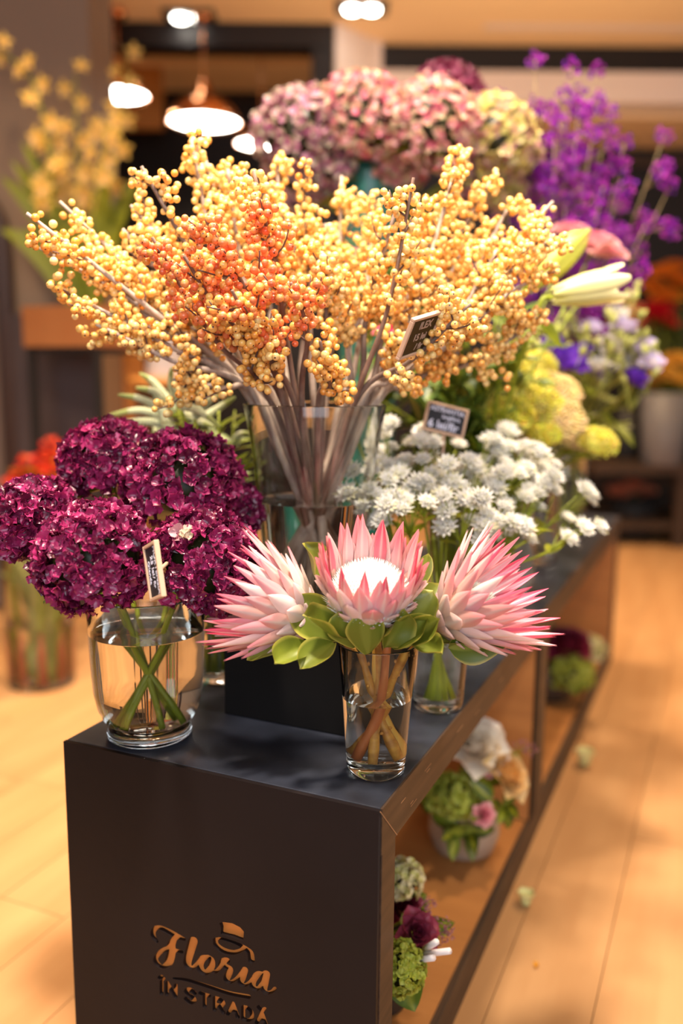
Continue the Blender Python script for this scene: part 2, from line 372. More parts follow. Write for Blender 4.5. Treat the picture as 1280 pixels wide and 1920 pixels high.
# copper pendant lamps
def pendant(x, y, d, r, lab):
    c = at(x, y, d); t = thing('pendant_lamp', lab, 'lamp', c, 'copper pendant lamps')
    mb = MB(); k = r/0.185
    mb.lathe([(0.182*k, 0.0), (0.185*k, 0.004), (0.178*k, 0.03*k), (0.15*k, 0.075*k), (0.10*k, 0.115*k), (0.05*k, 0.14*k), (0.035*k, 0.19*k), (0.02*k, 0.21*k), (0.0, 0.212*k),
              (0.0, 0.205*k), (0.03*k, 0.18*k), (0.045*k, 0.136*k), (0.095*k, 0.11*k), (0.145*k, 0.07*k), (0.173*k, 0.028*k), (0.180*k, 0.004), (0.182*k, 0.0)], 48)
    part('lamp_shade', mb.mesh('lamp_shade', M['copper']), t)
    mb = MB(); mb.lathe([(0, 0.012), (0.172*k, 0.012), (0.174*k, 0.016), (0, 0.017)], 48); part('diffuser', mb.mesh('diffuser', M['lamp_on']), t)
    h = CZ-c.z if (c-CAM).dot(VH) < 5.1 else 2.93-c.z
    mb = MB(); mb.tube([(0, 0, 0.2*k), (0, 0, h-0.03)], 0.004, 8); part('cord', mb.mesh('cord', M['copper']), t)
    mb = MB(); mb.lathe([(0, h), (0.05, h), (0.05, h-0.03), (0, h-0.035)], 24); part('ceiling_rose', mb.mesh('ceiling_rose', M['copper']), t)
pendant(383, 232, 4.5, 0.185, 'copper pendant lamp with a wide glowing disc above the berries')
pendant(222, 181, 4.45, 0.15, 'copper pendant lamp half hidden behind the edge of the taupe wall')
pendant(490, 273, 4.9, 0.145, 'copper pendant lamp half hidden behind the faded hydrangeas')

# arched dark mirror on the left wall
mb = MB(); arch = []
cx_, r_ = -1.43, 0.17
for k in range(25):
    a = PI*k/24; arch.append(room(cx_-0.02+0.155*math.cos(a), 3.44, 1.45+0.19*math.sin(a)))
path = [room(cx_+0.135, 3.44, 0.02)] + arch + [room(cx_-0.175, 3.44, 0.02)]
mb.tube(path, 0.035, 8); 
t = thing('arched_mirror', 'tall dark arch framed mirror standing against the taupe wall', 'mirror', room(cx_-0.02, 3.46, 0))
M['purple_dark'] = mat('dark_aubergine_paint', (0.055, 0.035, 0.035), 0.5)
b0 = V(t.location)
part('frame', MB.mesh(mb, 'arch_frame', M['purple_dark']), t, Matrix.Translation(-b0))
mb = MB(); ring = [room(cx_+0.135, 3.455, 0.02)] + [p+VH*0.015 for p in arch] + [room(cx_-0.175, 3.455, 0.02)]
n_ = len(ring); mb.add(ring + [p+VH*0.012 for p in ring], [tuple(range(n_)), tuple(range(2*n_-1, n_-1, -1))] + [(i, (i+1) % n_, n_+(i+1) % n_, n_+i) for i in range(n_)])
M['smoke'] = mat('smoked_panel', (0.16, 0.11, 0.09), 0.35)
part('pane', mb.mesh('pane', M['smoke'], False), t, Matrix.Translation(-b0))
# dark panelling low on the left wall, behind the orchid stand
struct('wall_panelling', room_box(-1.30, -0.96, 3.42, 3.5, 0, 1.18).mesh('panelling', M['purple_dark'], False))
struct('wall_niche', room_box(-0.955, -0.80, 3.86, 3.9, 0, 1.35).mesh('niche', M['orange_wood'], False))

# ------------------------------------------------------------------ display table
TW, TL, TH, TK = 0.434, 2.2, 0.5, 0.055
tb = thing('display_table', 'long low dark wooden display table with a cut-out shop sign on its front', 'table', (-TW/2, 0, 0))
TB0 = Matrix.Translation((TW/2, 0, 0))
def tpart(name, a, b, m, bev=0.0015, label=None, mi=None):
    mb = MB(); mb.box(a, b); o = part(name, mb.mesh(name, M[m], False), tb, TB0, label)
    if bev: bevel(o, bev)
    return o
# sign outline: brush strokes given in the sign's own drawing units
def strokes_field():
    W_, H_, st = 1300, 1010, 4
    gx, gy = np.meshgrid(np.arange(0, W_, st, dtype=float), np.arange(80, H_, st, dtype=float))
    fld = np.full(gx.shape, -1e3)
    def cap(a, b):
        (ax, ay, ar), (bx, by, br) = a, b
        dx, dy = bx-ax, by-ay; l2 = dx*dx+dy*dy+1e-9
        t = np.clip(((gx-ax)*dx+(gy-ay)*dy)/l2, 0, 1)
        d = np.hypot(gx-ax-t*dx, gy-ay-t*dy)
        return (ar+(br-ar)*t) + 3.0 - d
    def sm(p, n=8):
        q = [V(v) for v in p]
        return [tuple(v) for v in poly(q, n*(len(p)-1)+1)] if len(p) > 2 else p
    def stroke(p, smooth=True):
        nonlocal fld
        p = sm(p) if smooth else p
        for a, b in zip(p, p[1:]): fld = np.maximum(fld, cap(a, b))
    def polygon(p):
        nonlocal fld
        ins = np.zeros(gx.shape, bool); dist = np.full(gx.shape, 1e3)
        for (x0, y0), (x1, y1) in zip(p, p[1:]+p[:1]):
            c = ((y0 > gy) != (y1 > gy)) & (gx < (x1-x0)*(gy-y0)/((y1-y0) or 1e-9)+x0); ins ^= c
            dist = np.minimum(dist, 3.0-cap((x0, y0, 0), (x1, y1, 0)))
        fld = np.maximum(fld, np.where(ins, dist, -dist)+2)
    # F
    stroke([(188, 280, 10), (158, 232, 17), (168, 180, 17), (215, 170, 16), (290, 205, 20), (350, 240, 21), (405, 262, 12)])
    stroke([(345, 235, 12), (305, 300, 30), (300, 380, 33), (280, 450, 30), (235, 482, 14), (190, 455, 18), (180, 410, 16), (220, 360, 15), (275, 340, 20), (330, 350, 14), (388, 364, 10)])
    # l
    stroke([(475, 280, 36), (452, 360, 34), (432, 440, 30), (440, 480, 24), (475, 490, 14), (520, 440, 12), (560, 405, 14)])
    # o
    stroke([(595, 400, 12), (550, 420, 26), (530, 470, 28), (550, 520, 24), (590, 525, 22), (622, 480, 26), (625, 430, 20), (595, 400, 12)])
    stroke([(610, 520, 12), (660, 520, 13), (690, 485, 15), (712, 440, 22), (745, 428, 18), (760, 440, 10)])
    # r
    stroke([(715, 445, 16), (735, 480, 22), (772, 505, 22), (755, 550, 26), (745, 585, 20), (775, 605, 12), (830, 570, 12), (868, 520, 14)])
    # i without its dot
    stroke([(886, 512, 28), (868, 570, 28), (858, 610, 20), (885, 630, 13), (930, 605, 12), (965, 560, 14)])
    # a
    stroke([(1030, 535, 12), (990, 545, 24), (955, 595, 26), (955, 640, 22), (985, 660, 16), (1015, 630, 12), (1035, 570, 14)])
    stroke([(1058, 545, 32), (1048, 610, 30), (1045, 665, 22), (1065, 690, 14), (1105, 680, 12), (1130, 655, 12)])
    # rule under the name
    stroke([(320, 573, 5), (430, 588, 11), (600, 640, 14), (760, 692, 16), (920, 722, 17)])
    # top hat
    polygon([(688, 132), (720, 125), (790, 135), (850, 165), (882, 200), (876, 272), (850, 268), (790, 245), (730, 230), (700, 222), (702, 175)])
    stroke([(655, 268, 16), (665, 310, 20), (720, 352, 22), (800, 368, 18), (870, 345, 14), (880, 328, 10)])
    stroke([(650, 265, 12), (700, 256, 8), (780, 278, 8), (850, 308, 12), (900, 340, 18), (935, 375, 22), (945, 430, 23)])
    # second line
    def letter(segs, x, y, wd=70, ht=96, sl=0.32, r=12):
        for s in segs:
            stroke([(x+a*wd, y+a*wd*sl-b*ht, r) for a, b in s], len(s) > 4)
    I = [[(0.5, 0), (0.5, 1)], [(0.2, 1), (0.8, 1)]]; A = [[(0, 0), (0.5, 1)], [(0.5, 1), (1, 0)], [(0.2, 0.35), (0.8, 0.35)]]
    letter([[(0.5, 0), (0.5, 1)], [(0.25, 1.28), (0.5, 1.42)], [(0.5, 1.42), (0.75, 1.28)]], 190, 685)
    letter([[(0, 0), (0, 1)], [(0, 1), (1, 0)], [(1, 0), (1, 1)]], 268, 703)
    letter([[(1, 0.85), (0.7, 1), (0.3, 1), (0.02, 0.78), (0.3, 0.55), (0.7, 0.48), (0.98, 0.25), (0.7, 0), (0.3, 0), (0, 0.16)]], 420, 752, r=14)
    letter([[(0.5, 0), (0.5, 1)], [(0, 1), (1, 1)]], 535, 788, r=13)
    letter([[(0, 0), (0, 1)], [(0, 1), (0.6, 1), (0.95, 0.85), (0.95, 0.65), (0.6, 0.48), (0, 0.48)], [(0.5, 0.48), (1, 0)]], 650, 826, r=13)
    letter(A, 755, 858, 80, r=13)
    letter([[(0, 0), (0, 1)], [(0, 1), (0.5, 1), (0.95, 0.75), (0.95, 0.25), (0.5, 0), (0, 0)]], 878, 898, r=13)
    letter(A + [[(0.2, 1.38), (0.35, 1.24), (0.5, 1.2), (0.65, 1.24), (0.8, 1.38)]], 985, 930, 80, r=13)
    return gx, gy, fld
def contours(gx, gy, f):
    # marching squares, edges linked to closed loops
    ny, nx = f.shape; seg = {}
    def pt(i0, j0, i1, j1):
        a, b = f[i0, j0], f[i1, j1]; t = a/(a-b)
        return (gx[i0, j0]+t*(gx[i1, j1]-gx[i0, j0]), gy[i0, j0]+t*(gy[i1, j1]-gy[i0, j0]))
    pos = {}
    ins = f > 0
    act = np.argwhere((ins[:-1, :-1].astype(int)+ins[1:, :-1]+ins[:-1, 1:]+ins[1:, 1:]) % 4 != 0)
    adj = {}
    for i, j in act:
        E = {'t': (i, j, i, j+1), 'r': (i, j+1, i+1, j+1), 'b': (i+1, j, i+1, j+1), 'l': (i, j, i+1, j)}
        cr = [k for k in 'trbl' if ins[E[k][0], E[k][1]] != ins[E[k][2], E[k][3]]]
        prs = [(cr[0], cr[1])] if len(cr) == 2 else ([('t', 'l'), ('r', 'b')] if ins[i, j] else [('t', 'r'), ('l', 'b')])
        for a, b in prs:
            ka, kb = E[a], E[b]; pos[ka] = pt(*ka); pos[kb] = pt(*kb)
            adj.setdefault(ka, []).append(kb); adj.setdefault(kb, []).append(ka)
    loops = []; seen = set()
    for k in adj:
        if k in seen: continue
        loop = [k]; seen.add(k); cur = k
        while True:
            nxt = [q for q in adj[cur] if q not in seen]
            if not nxt: break
            cur = nxt[0]; seen.add(cur); loop.append(cur)
        if len(loop) > 6: loops.append([pos[q] for q in loop])
    return loops
gx, gy, fld = strokes_field()
loops = contours(gx, gy, fld)
def sign_pt(cx, cy):     # the sign lies in the plane of the table front (y = 0)
    x, y = 250+cx/4.2667, 1700+cy/4.2667
    dd = F + RT*((x-640)/FPX) + UP*((960-y)/FPX); p = CAM + dd*(-CAM.y/dd.y)
    return p.x, p.z
cu = bpy.data.curves.new('front_panel', 'CURVE'); cu.dimensions = '2D'; cu.fill_mode = 'BOTH'; cu.extrude = 0.003
def spl(pts):
    s = cu.splines.new('POLY'); s.points.add(len(pts)-1); s.use_cyclic_u = True
    for q, p in zip(s.points, pts): q.co = (p[0], p[1], 0, 1)
spl([(-TW, 0.0), (0, 0.0), (0, TH), (-TW, TH)])
for lp in loops:
    lp = lp[::2] if len(lp) > 40 else lp
    spl([sign_pt(*p) for p in lp])
tmp = bpy.data.objects.new('tmp', cu); COL.objects.link(tmp)
bpy.context.view_layer.update()
me = bpy.data.meshes.new_from_object(tmp.evaluated_get(bpy.context.evaluated_depsgraph_get()))
bpy.data.objects.remove(tmp)
me.materials.clear(); me.materials.append(M['dark_wood'])
RX = Matrix(((1, 0, 0), (0, 0, -1), (0, 1, 0))).to_4x4()      # drawing plane -> upright
part('front_panel', me, tb, TB0 @ Matrix.Translation((0, 0.003, 0)) @ RX, 'dark front panel with the cut-out words Floria in strada and a top hat')
tpart('sign_backing', (-TW+0.004, 0.0064, 0.1), (-0.004, 0.012, 0.42), 'logo', 0, 'copper orange board showing through the cut-out sign')
tpart('front_upright', (-TW, 0.0122, 0.0), (0, TK, TH-TK-0.0005), 'dark_edge', 0.001, 'brown edged upright behind the front panel')
tpart('top_panel', (-TW, 0.0074, TH-TK), (-0.0015, TL, TH), 'top_wood', 0.001)
tpart('top_edge', (-0.0013, 0.0074, TH-TK), (0.0012, TL, TH-0.0006), 'dark_edge', 0, 'worn brown edge strip along the table top')
mb = MB(); mb.add([(0.0012, 0.0, TH), (0.0012, 0.0016, TH), (0.0012, TK+.001, TH-TK), (0.0012, TK-.0006, TH-TK), (0.0018, 0.0, TH-.0005), (0.0018, 0.0016, TH-.0005), (0.0018, TK+.001, TH-TK), (0.0018, TK-.0006, TH-TK)], [(0, 3, 2, 1), (4, 5, 6, 7), (0, 1, 5, 4), (1, 2, 6, 5), (2, 3, 7, 6), (3, 0, 4, 7)])
M['worn'] = mat('worn_bare_wood', (0.36, 0.19, 0.09), 0.6)
part('mitre_joint', mb.mesh('mitre_joint', M['worn'], False), tb, TB0, 'bare wood line of the mitred corner')
WR = random.Random(12)
for k in range(9):
    y = WR.uniform(.06, .75); z = TH-WR.uniform(.008, .046); L_ = WR.uniform(.008, .035); mb = MB(); mb.box((.0012, y, z), (.0015, y+L_, z+WR.uniform(.0006, .0013)))
    part('scratch', mb.mesh('scratch', M['worn'], False), tb, TB0)
tpart('bottom_panel', (-TW, TK+0.0005, 0.0), (0, TL, 0.062), 'dark_edge', 0.001)
tpart('floor_lining', (-TW+0.01, TK+0.002, 0.0622), (-0.01, 0.855, 0.066), 'lining', 0, 'orange wood lining of the near bay floor')
tpart('floor_lining', (-TW+0.01, 0.982, 0.0622), (-0.01, TL-TK-0.004, 0.066), 'lining', 0, 'orange wood lining of the far bay floor')
tpart('divider', (-TW, 0.862, 0.0625), (0, 0.896, TH-TK-0.0005), 'black_box', 0.001, 'black divider between the two bays')
tpart('divider', (-TW, 0.902, 0.0625), (0, 0.975, TH-TK-0.0005), 'dark_edge', 0.001, 'brown divider between the two bays')
tpart('wall_lining', (-TW+0.01, 0.857, 0.0665), (-0.004, 0.8615, TH-TK-0.001), 'lining', 0, 'orange wood lining at the end of the near bay')
tpart('end_panel', (-TW, TL-TK, 0.0625), (0, TL, TH-TK-0.0005), 'dark_edge', 0.001)
tpart('wall_lining', (-TW+0.01, TL-TK-0.004, 0.0665), (-0.004, TL-TK-0.0005, TH-TK-0.001), 'lining', 0, 'orange wood lining at the end of the far bay')

# black riser box
bx = thing('riser_box', 'plain black riser box under the big glass vase of berry branches', 'box', (-0.19, 0.285, TH))
mb = MB(); mb.box((-0.105, -0.12, 0.0005), (0.105, 0.12, 0.135))
bevel(part('body', mb.mesh('body', M['black_box'], False), bx), 0.0015)
mb = MB(); mb.box((-0.106, -0.121, 0.1352), (0.106, 0.121, 0.139)); bevel(part('lid', mb.mesh('lid', M['black_box'], False), bx), 0.001)

# ------------------------------------------------------------------ glass vases
def vase(name, label, c, prof, th=0.0028, water=None, n=56, foot=None, base=0.008, group=None, wmat='water'):
    # prof: outer (r, z) from the bottom up; water: height of its surface
    t = thing(name, label, 'vase', c, group)
    out = list(prof); inn = []
    zs = [z for r, z in prof]; rs = [r for r, z in prof]
    def ri(z): return float(np.interp(z, zs, rs)) - th
    lo = water if water else base
    for r, z in reversed(prof):
        if z > lo+1e-4: inn.append((r-th, z))
    inn.append((ri(lo), lo))
    if not water: inn += [(ri(base)*0.9, base), (0, base)]
    top = out[-1]; z0 = max(out[0][1], 0.0004)
    rim = [(top[0]-th*0.15, top[1]+th*0.5), (top[0]-th*0.85, top[1]+th*0.5)]
    mb = MB(); mb.lathe([(0, z0)] + [(r, max(z, z0)) for r, z in out] + rim + inn, n)
    part('glass_body', mb.mesh('glass_body', M['glass']), t)
    if foot:
        mb = MB(); mb.lathe(foot, n); part('foot', mb.mesh('foot', M['glass']), t)
    if water:      # wetted sides: glass to water; top: air to water
        mb = MB(); pts = [(0, base), (ri(base+.003)*0.9, base)]
        for k in range(9):
            z = base+.003 + (water-base-.003)*k/8; pts.append((ri(z), z))
        mb.lathe(pts, n, 0); mb.lathe([(ri(water), water), (ri(water)-.0012, water-.0006), (0, water-.0008)], n, 1)
        part('water', mb.mesh('water', [M['wetted'], M['water']]), t)
    return t

PG = V((-0.040, 0.092, TH))      # protea glass
vase('glass_tumbler', 'tapered clear glass tumbler holding the king proteas at the table corner', PG,
     [(0.030, 0.0), (0.0345, 0.003), (0.0355, 0.010), (0.0405, 0.085), (0.0465, 0.158)], th=0.0024, water=0.093, base=0.016)
HV = on_z(281, 1376, TH)         # hydrangea vase
vase('footed_vase', 'large clear glass vase with a thick round foot holding dark hydrangeas', HV,
     [(0.036, 0.0142), (0.047, 0.0165), (0.058, 0.026), (0.0655, 0.042), (0.0700, 0.065), (0.072, 0.10), (0.074, 0.15), (0.0755, 0.19)], th=0.0028, water=0.142, base=0.024,
     foot=[(0, 0.0003), (0.048, 0.0003), (0.0535, 0.003), (0.0545, 0.009), (0.050, 0.0135), (0.041, 0.0138), (0.0, 0.0138)])
BV = V((-0.215, 0.285, TH+0.1395))   # berry vase, on the riser
vase('tapered_vase', 'big flared clear glass vase of berry branches standing on the black box', BV,
     [(0.060, 0.0), (0.0655, 0.004), (0.068, 0.02), (0.079, 0.13), (0.088, 0.22), (0.100, 0.285)], th=0.003, water=0.152, base=0.012)
AV = V((-0.035, 0.318, TH))
vase('glass_tumbler', 'clear glass tumbler of green astrantia stems just behind the protea glass', AV,
     [(0.030, 0.0), (0.0345, 0.003), (0.0355, 0.010), (0.040, 0.085), (0.0455, 0.158)], th=0.0024, water=0.10, base=0.014)
VV = V((-0.375, 0.285, TH))
vase('glass_cylinder', 'clear glass of white veronica stems on the left beside the black box', VV,
     [(0.034, 0.0), (0.040, 0.003), (0.041, 0.01), (0.042, 0.17)], th=0.0024, water=0.11, base=0.012)
UV_ = V((-0.10, 1.00, TH))
vase('glass_cylinder', 'clear glass of green stems under the yellow-green flower heads', UV_,
     [(0.05, 0.0), (0.056, 0.003), (0.057, 0.01), (0.060, 0.22)], th=0.003, water=0.15, base=0.012)
LV = V((-0.115, 1.72, TH))
vase('glass_cylinder', 'clear glass of pale stems at the far end of the table', LV,
     [(0.06, 0.0), (0.066, 0.003), (0.067, 0.01), (0.070, 0.26)], th=0.003, water=0.18, base=0.012)
FV = V((-1.60, 1.20, 0))
vase('floor_vase', 'tall clear glass cylinder of leafy stems standing on the wooden floor', FV,
     [(0.095, 0.0), (0.10, 0.004), (0.101, 0.01), (0.108, 0.43)], th=0.004, water=0.2, base=0.02)
M['teal'] = mat('teal_glaze', (0.02, 0.16, 0.13), 0.3, noise=(20, 0.6, (0.03, 0.10, 0.08)))
M['ceramic'] = mat('grey_white_ceramic', (0.62, 0.58, 0.57), 0.4)
M['concrete'] = mat('concrete', (0.40, 0.31, 0.23), 0.8, noise=(25, 0.8, (0.29, 0.22, 0.165)), bump=0.4, bscale=80)
M['dark_pot'] = mat('dark_grey_pot', (0.02, 0.018, 0.018), 0.5)
M['grey_pot'] = mat('grey_zinc_pot', (0.16, 0.15, 0.155), 0.5)
def pot(name, label, c, prof, m, th=0.006, soil=0.85, cat='pot', group=None):
    t = thing(name, label, cat, c, group)
    mb = MB(); h = prof[-1][1]
    mb.lathe([(0, 0.0003)] + prof + [(prof[-1][0]-th, h)] + [(max(r-th, 0.002), z) for r, z in reversed(prof[:-1]) if z > 0.01] + [(0, 0.012)], 40)
    part('body', mb.mesh('body', M[m]), t)
    r = np.interp(h*soil, [z for _, z in prof], [q for q, _ in prof]) - th - 0.0005
    mb = MB(); mb.lathe([(0, h*soil-0.01), (r*0.98, h*soil-0.01), (r, h*soil), (0, h*soil+0.004)], 24); part('soil', mb.mesh('soil', M['sub']), t)
    return t
TP = at(692, 340, 1.96); TP.z = TH
pot('tall_planter', 'tall teal glazed planter holding the faded pink hydrangeas', TP, [(0.06, 0), (0.065, 0.01), (0.064, 0.5), (0.066, 0.90), (0.069, 0.92)], 'teal')
SP = V((-0.02-0.10, 1.36, TH))
vase('glass_cylinder', 'tall clear glass of purple statice behind the faded hydrangeas', SP,
     [(0.055, 0.0), (0.06, 0.003), (0.061, 0.01), (0.064, 0.36)], th=0.003, water=0.2, base=0.012)
LIV = V((-0.11, 0.70, TH))
vase('glass_cylinder', 'clear glass of lily and rose stems at the middle of the table', LIV,
     [(0.058, 0.0), (0.064, 0.003), (0.065, 0.01), (0.068, 0.27)], th=0.003, water=0.18, base=0.012)

# ------------------------------------------------------------------ berry branches
bmb = {}
for k in ('berry', 'berry_amber', 'berry_orange'):
    mb = MB(); mb.add(ICO2[0] if False else ICO2[0], ICO2[1]); bmb[k] = mb.mesh('berry', M[k])
BR = random.Random(21)
def berry_branch(tip, tint, nb, bark, rad=0.0042, sag=0.0, label='', base_a=None, start=0.58, berr=0.0049, twl=0.085):
    tip = V(tip)
    d = tip - (BV+V((0, 0, 0.28))); dh = V((d.x, d.y, 0)); 
    if dh.length > 1e-4: dh.normalize()
    a = BR.uniform(0, 2*PI)
    base = BV + V((0, 0, 0.02)) - dh*0.045 + V((math.cos(a), math.sin(a), 0))*0.012
    lip = BV + V((0, 0, 0.285)) + dh*0.078*min(1, V((d.x, d.y, 0)).length/0.15) + V((BR.uniform(-.009, .009), BR.uniform(-.009, .009), 0))
    jit = V((BR.uniform(-1, 1), BR.uniform(-1, 1), BR.uniform(-1, 1)))*0.018
    mid = lip.lerp(tip, 0.5) + jit + V((0, 0, sag))
    pts = poly([base, lip, mid, tip], 22)
    t = thing('berry_branch', label, 'branch', base, 'berry branches in the big glass vase')
    O = Matrix.Translation(-base)
    mb = MB(); mb.tube(pts, [rad*(1-0.62*i/21) for i in range(22)], 7)
    part('stem', mb.mesh('stem', M[bark]), t, O)
    # berries in tight bunches along twigs
    L = sum((pts[i+1]-pts[i]).length for i in range(21)); placed = []
    def put(p, out):
        r = berr*BR.uniform(0.82, 1.12)
        for q, rq in placed[-26:]:
            if (q-p).length < (r+rq)*0.80: return False
        placed.append((p, r))
        k = tint if BR.random() > 0.25 else {'berry': 'berry_amber', 'berry_amber': 'berry', 'berry_orange': 'berry_amber'}[tint]
        n = (out.normalized()*0.8 + V((BR.uniform(-1, 1), BR.uniform(-1, 1), BR.uniform(-1, 1)))*0.55)
        part('berry', bmb[k], t, TR(p-base, frame(n, V((0.3, 0.2, 0.9))), r)); return True
    ntw = max(4, int(nb/15)); tw = []
    for k in range(ntw):
        s = start + (0.99-start)*((k+BR.uniform(0, .8))/ntw)**0.8
        i = min(20, int(s*21)); p = pts[i]; tg = (pts[i+1]-pts[i]).normalized()
        side = tg.orthogonal().normalized(); side.rotate(Quaternion(tg, BR.uniform(0, 2*PI)))
        dr = (tg*BR.uniform(0.35, 0.9) + side + V((0, 0, 0.15))).normalized()
        ln = twl*BR.uniform(0.55, 1.15)*(1.1-0.55*s)
        q = [p, p+dr*ln*0.5+V((0, 0, BR.uniform(-.004, .006))), p+(dr+tg*0.35).normalized()*ln]
        tp_ = poly(q, 6); tw.append(tp_)
        mb = MB(); mb.tube(tp_, [0.0015, 0.0014, 0.0013, 0.0011, 0.001, 0.0008], 5)
        part('twig', mb.mesh('twig', M['twig']), t, O)
    per = int(nb*0.92/ntw)
    for tp_ in tw:
        n = 0
        for tr_ in range(per*5):
            if n >= per: break
            f_ = BR.uniform(0.25, 1.0)*5; i = min(4, int(f_)); p = tp_[i].lerp(tp_[i+1], f_-i)
            tg = (tp_[i+1]-tp_[i]).normalized(); sd = tg.orthogonal().normalized(); sd.rotate(Quaternion(tg, BR.uniform(0, 2*PI)))
            if put(p+sd*BR.uniform(0.0055, 0.0145), sd+tg*0.3): n += 1
    n = 0
    for tr_ in range(int(nb*2.2)):
        if n >= nb*0.36: break
        f_ = BR.uniform(start+0.10, 0.985)*21; i = min(20, int(f_)); p = pts[i].lerp(pts[i+1], f_-i)
        tg = (pts[i+1]-pts[i]).normalized(); sd = tg.orthogonal().normalized(); sd.rotate(Quaternion(tg, BR.uniform(0, 2*PI)))
        if put(p+sd*BR.uniform(0.0065, 0.014), sd): n += 1
    return t
TIPS = [  # x, y, depth, tint, berries, bark
 (50, 400, 1.10, 'berry_amber', 70, 'bark_pale'), (112, 378, 1.18, 'berry', 90, 'bark_pale'), (108, 540, 1.12, 'berry', 90, 'bark_pale'), (180, 608, 1.12, 'berry', 80, 'bark_pale'),
 (265, 312, 1.12, 'berry', 110, 'bark'), (358, 262, 1.2, 'berry', 110, 'bark_pale'), (385, 300, 1.30, 'berry', 110, 'bark_pale'),
 (475, 320, 1.10, 'berry', 110, 'bark_brown'), (520, 290, 1.30, 'berry', 110, 'bark_pale'), (640, 330, 1.36, 'berry', 110, 'bark_pale'), (700, 360, 1.32, 'berry', 90, 'bark_pale'),
 (775, 333, 1.06, 'berry', 80, 'bark_brown'), (885, 278, 1.25, 'berry', 120, 'bark'), (925, 330, 1.32, 'berry', 120, 'bark_pale'), (958, 380, 1.30, 'berry', 110, 'bark_pale'),
 (1036, 378, 1.28, 'berry', 100, 'bark_pale'), (1048, 500, 1.22, 'berry', 110, 'bark_pale'), (1015, 596, 1.25, 'berry', 110, 'bark_pale'), (882, 570, 1.06, 'berry', 100, 'bark'),
 (860, 660, 1.22, 'berry_amber', 80, 'bark_pale'), (385, 410, 1.0, 'berry_orange', 150, 'bark_brown'), (285, 445, 1.03, 'berry_orange', 90, 'bark_brown'), (490, 378, 1.03, 'berry_orange', 110, 'bark_brown'),
 (610, 485, 1.12, 'berry', 100, 'bark'), (570, 400, 1.26, 'berry', 110, 'bark_pale'), (230, 430, 1.22, 'berry', 110, 'bark_pale'), (820, 410, 1.34, 'berry', 110, 'bark_pale'),
 (700, 450, 1.32, 'berry', 110, 'bark_pale'), (325, 712, 1.16, 'berry', 60, 'bark_pale'), (430, 600, 1.02, 'berry_amber', 100, 'bark_brown'), (930, 470, 1.20, 'berry', 120, 'bark_pale'),
 (440, 340, 1.34, 'berry', 110, 'bark_pale'), (345, 480, 1.0, 'berry_orange', 80, 'bark_brown'), (545, 530, 1.01, 'berry_orange', 80, 'bark_brown'), (435, 545, 0.99, 'berry_orange', 80, 'bark_brown'), (75, 465, 1.14, 'berry', 70, 'bark_pale'), (1040, 440, 1.20, 'berry', 90, 'bark_pale'), (150, 470, 1.16, 'berry', 90, 'bark_pale'), (245, 385, 1.20, 'berry', 100, 'bark_pale'),
 (425, 305, 1.22, 'berry', 100, 'bark_pale'), (565, 340, 1.24, 'berry', 110, 'bark'), (610, 420, 1.32, 'berry', 100, 'bark_pale'), (700, 560, 1.18, 'berry', 70, 'bark_pale'), (850, 330, 1.20, 'berry', 110, 'bark_pale'),
 (865, 470, 1.26, 'berry', 110, 'bark_pale'), (965, 540, 1.18, 'berry', 100, 'bark_pale'), (740, 400, 1.15, 'berry', 90, 'bark'), (1000, 440, 1.26, 'berry', 110, 'bark_pale'), (765, 645, 1.14, 'berry', 50, 'bark_pale'), (465, 690, 1.05, 'berry_amber', 60, 'bark_brown'), (235, 520, 1.18, 'berry', 90, 'bark_pale'), (600, 640, 1.06, 'berry_amber', 70, 'bark_brown'), (780, 480, 1.16, 'berry', 110, 'bark'), (340, 500, 1.14, 'berry', 110, 'bark_pale')]
row = []
for (x, y, d, tint, nb, bark) in TIPS:
    big = d < 1.08
    o = berry_branch(at(x, y, d), tint, nb, bark, 0.0052 if big else 0.0062, label='')
    row.append((o, x, tint))
label_row([(o, x) for o, x, t_ in row if t_ == 'berry'], 'branch of yellow berries in the flared vase, its tip {}')
label_row([(o, x) for o, x, t_ in row if t_ == 'berry_amber'], 'branch of amber berries in the flared vase, its tip {}')
label_row([(o, x) for o, x, t_ in row if t_ == 'berry_orange'], 'branch of reddish orange berries in the flared vase, its tip {}')

# ------------------------------------------------------------------ hydrangeas
def floret_mesh(name, r, m, seed, ruffle=0.35, colf=None):
    q = random.Random(seed); mb = MB()
    for k in range(4):
        a = k*PI/2 + q.uniform(-.2, .2); ti = q.uniform(-0.15, 0.75)
        out = V((math.cos(a), math.sin(a), 0)); dr = (out*math.cos(ti)+V((0, 0, math.sin(ti))))
        rot = frame(dr, V((0, 0, 1))-dr*0.1)
        c0, c1 = (colf(q) if colf else ((1, 1, 1), (1, 1, 1)))
        blade(mb, r*q.uniform(0.85, 1.15), r*q.uniform(0.95, 1.25), 'round', q.uniform(0.05, .50), q.uniform(-.45, .30), c0, c1, None, 5, 5, ruffle*q.uniform(0.15, .5), rot, ph=q.uniform(0, 6))
    mb.ball((0, 0, r*0.06), r*0.13, col=(colf(q)[0] if colf else (1, 1, 1)))
    return mb.mesh(name, M[m])
FLO = [floret_mesh('floret', 1.0, 'hyd', 100+i, 0.6) for i in range(8)]
FLO_P = [floret_mesh('floret', 1.0, 'hyd_pale', 200+i) for i in range(2)]
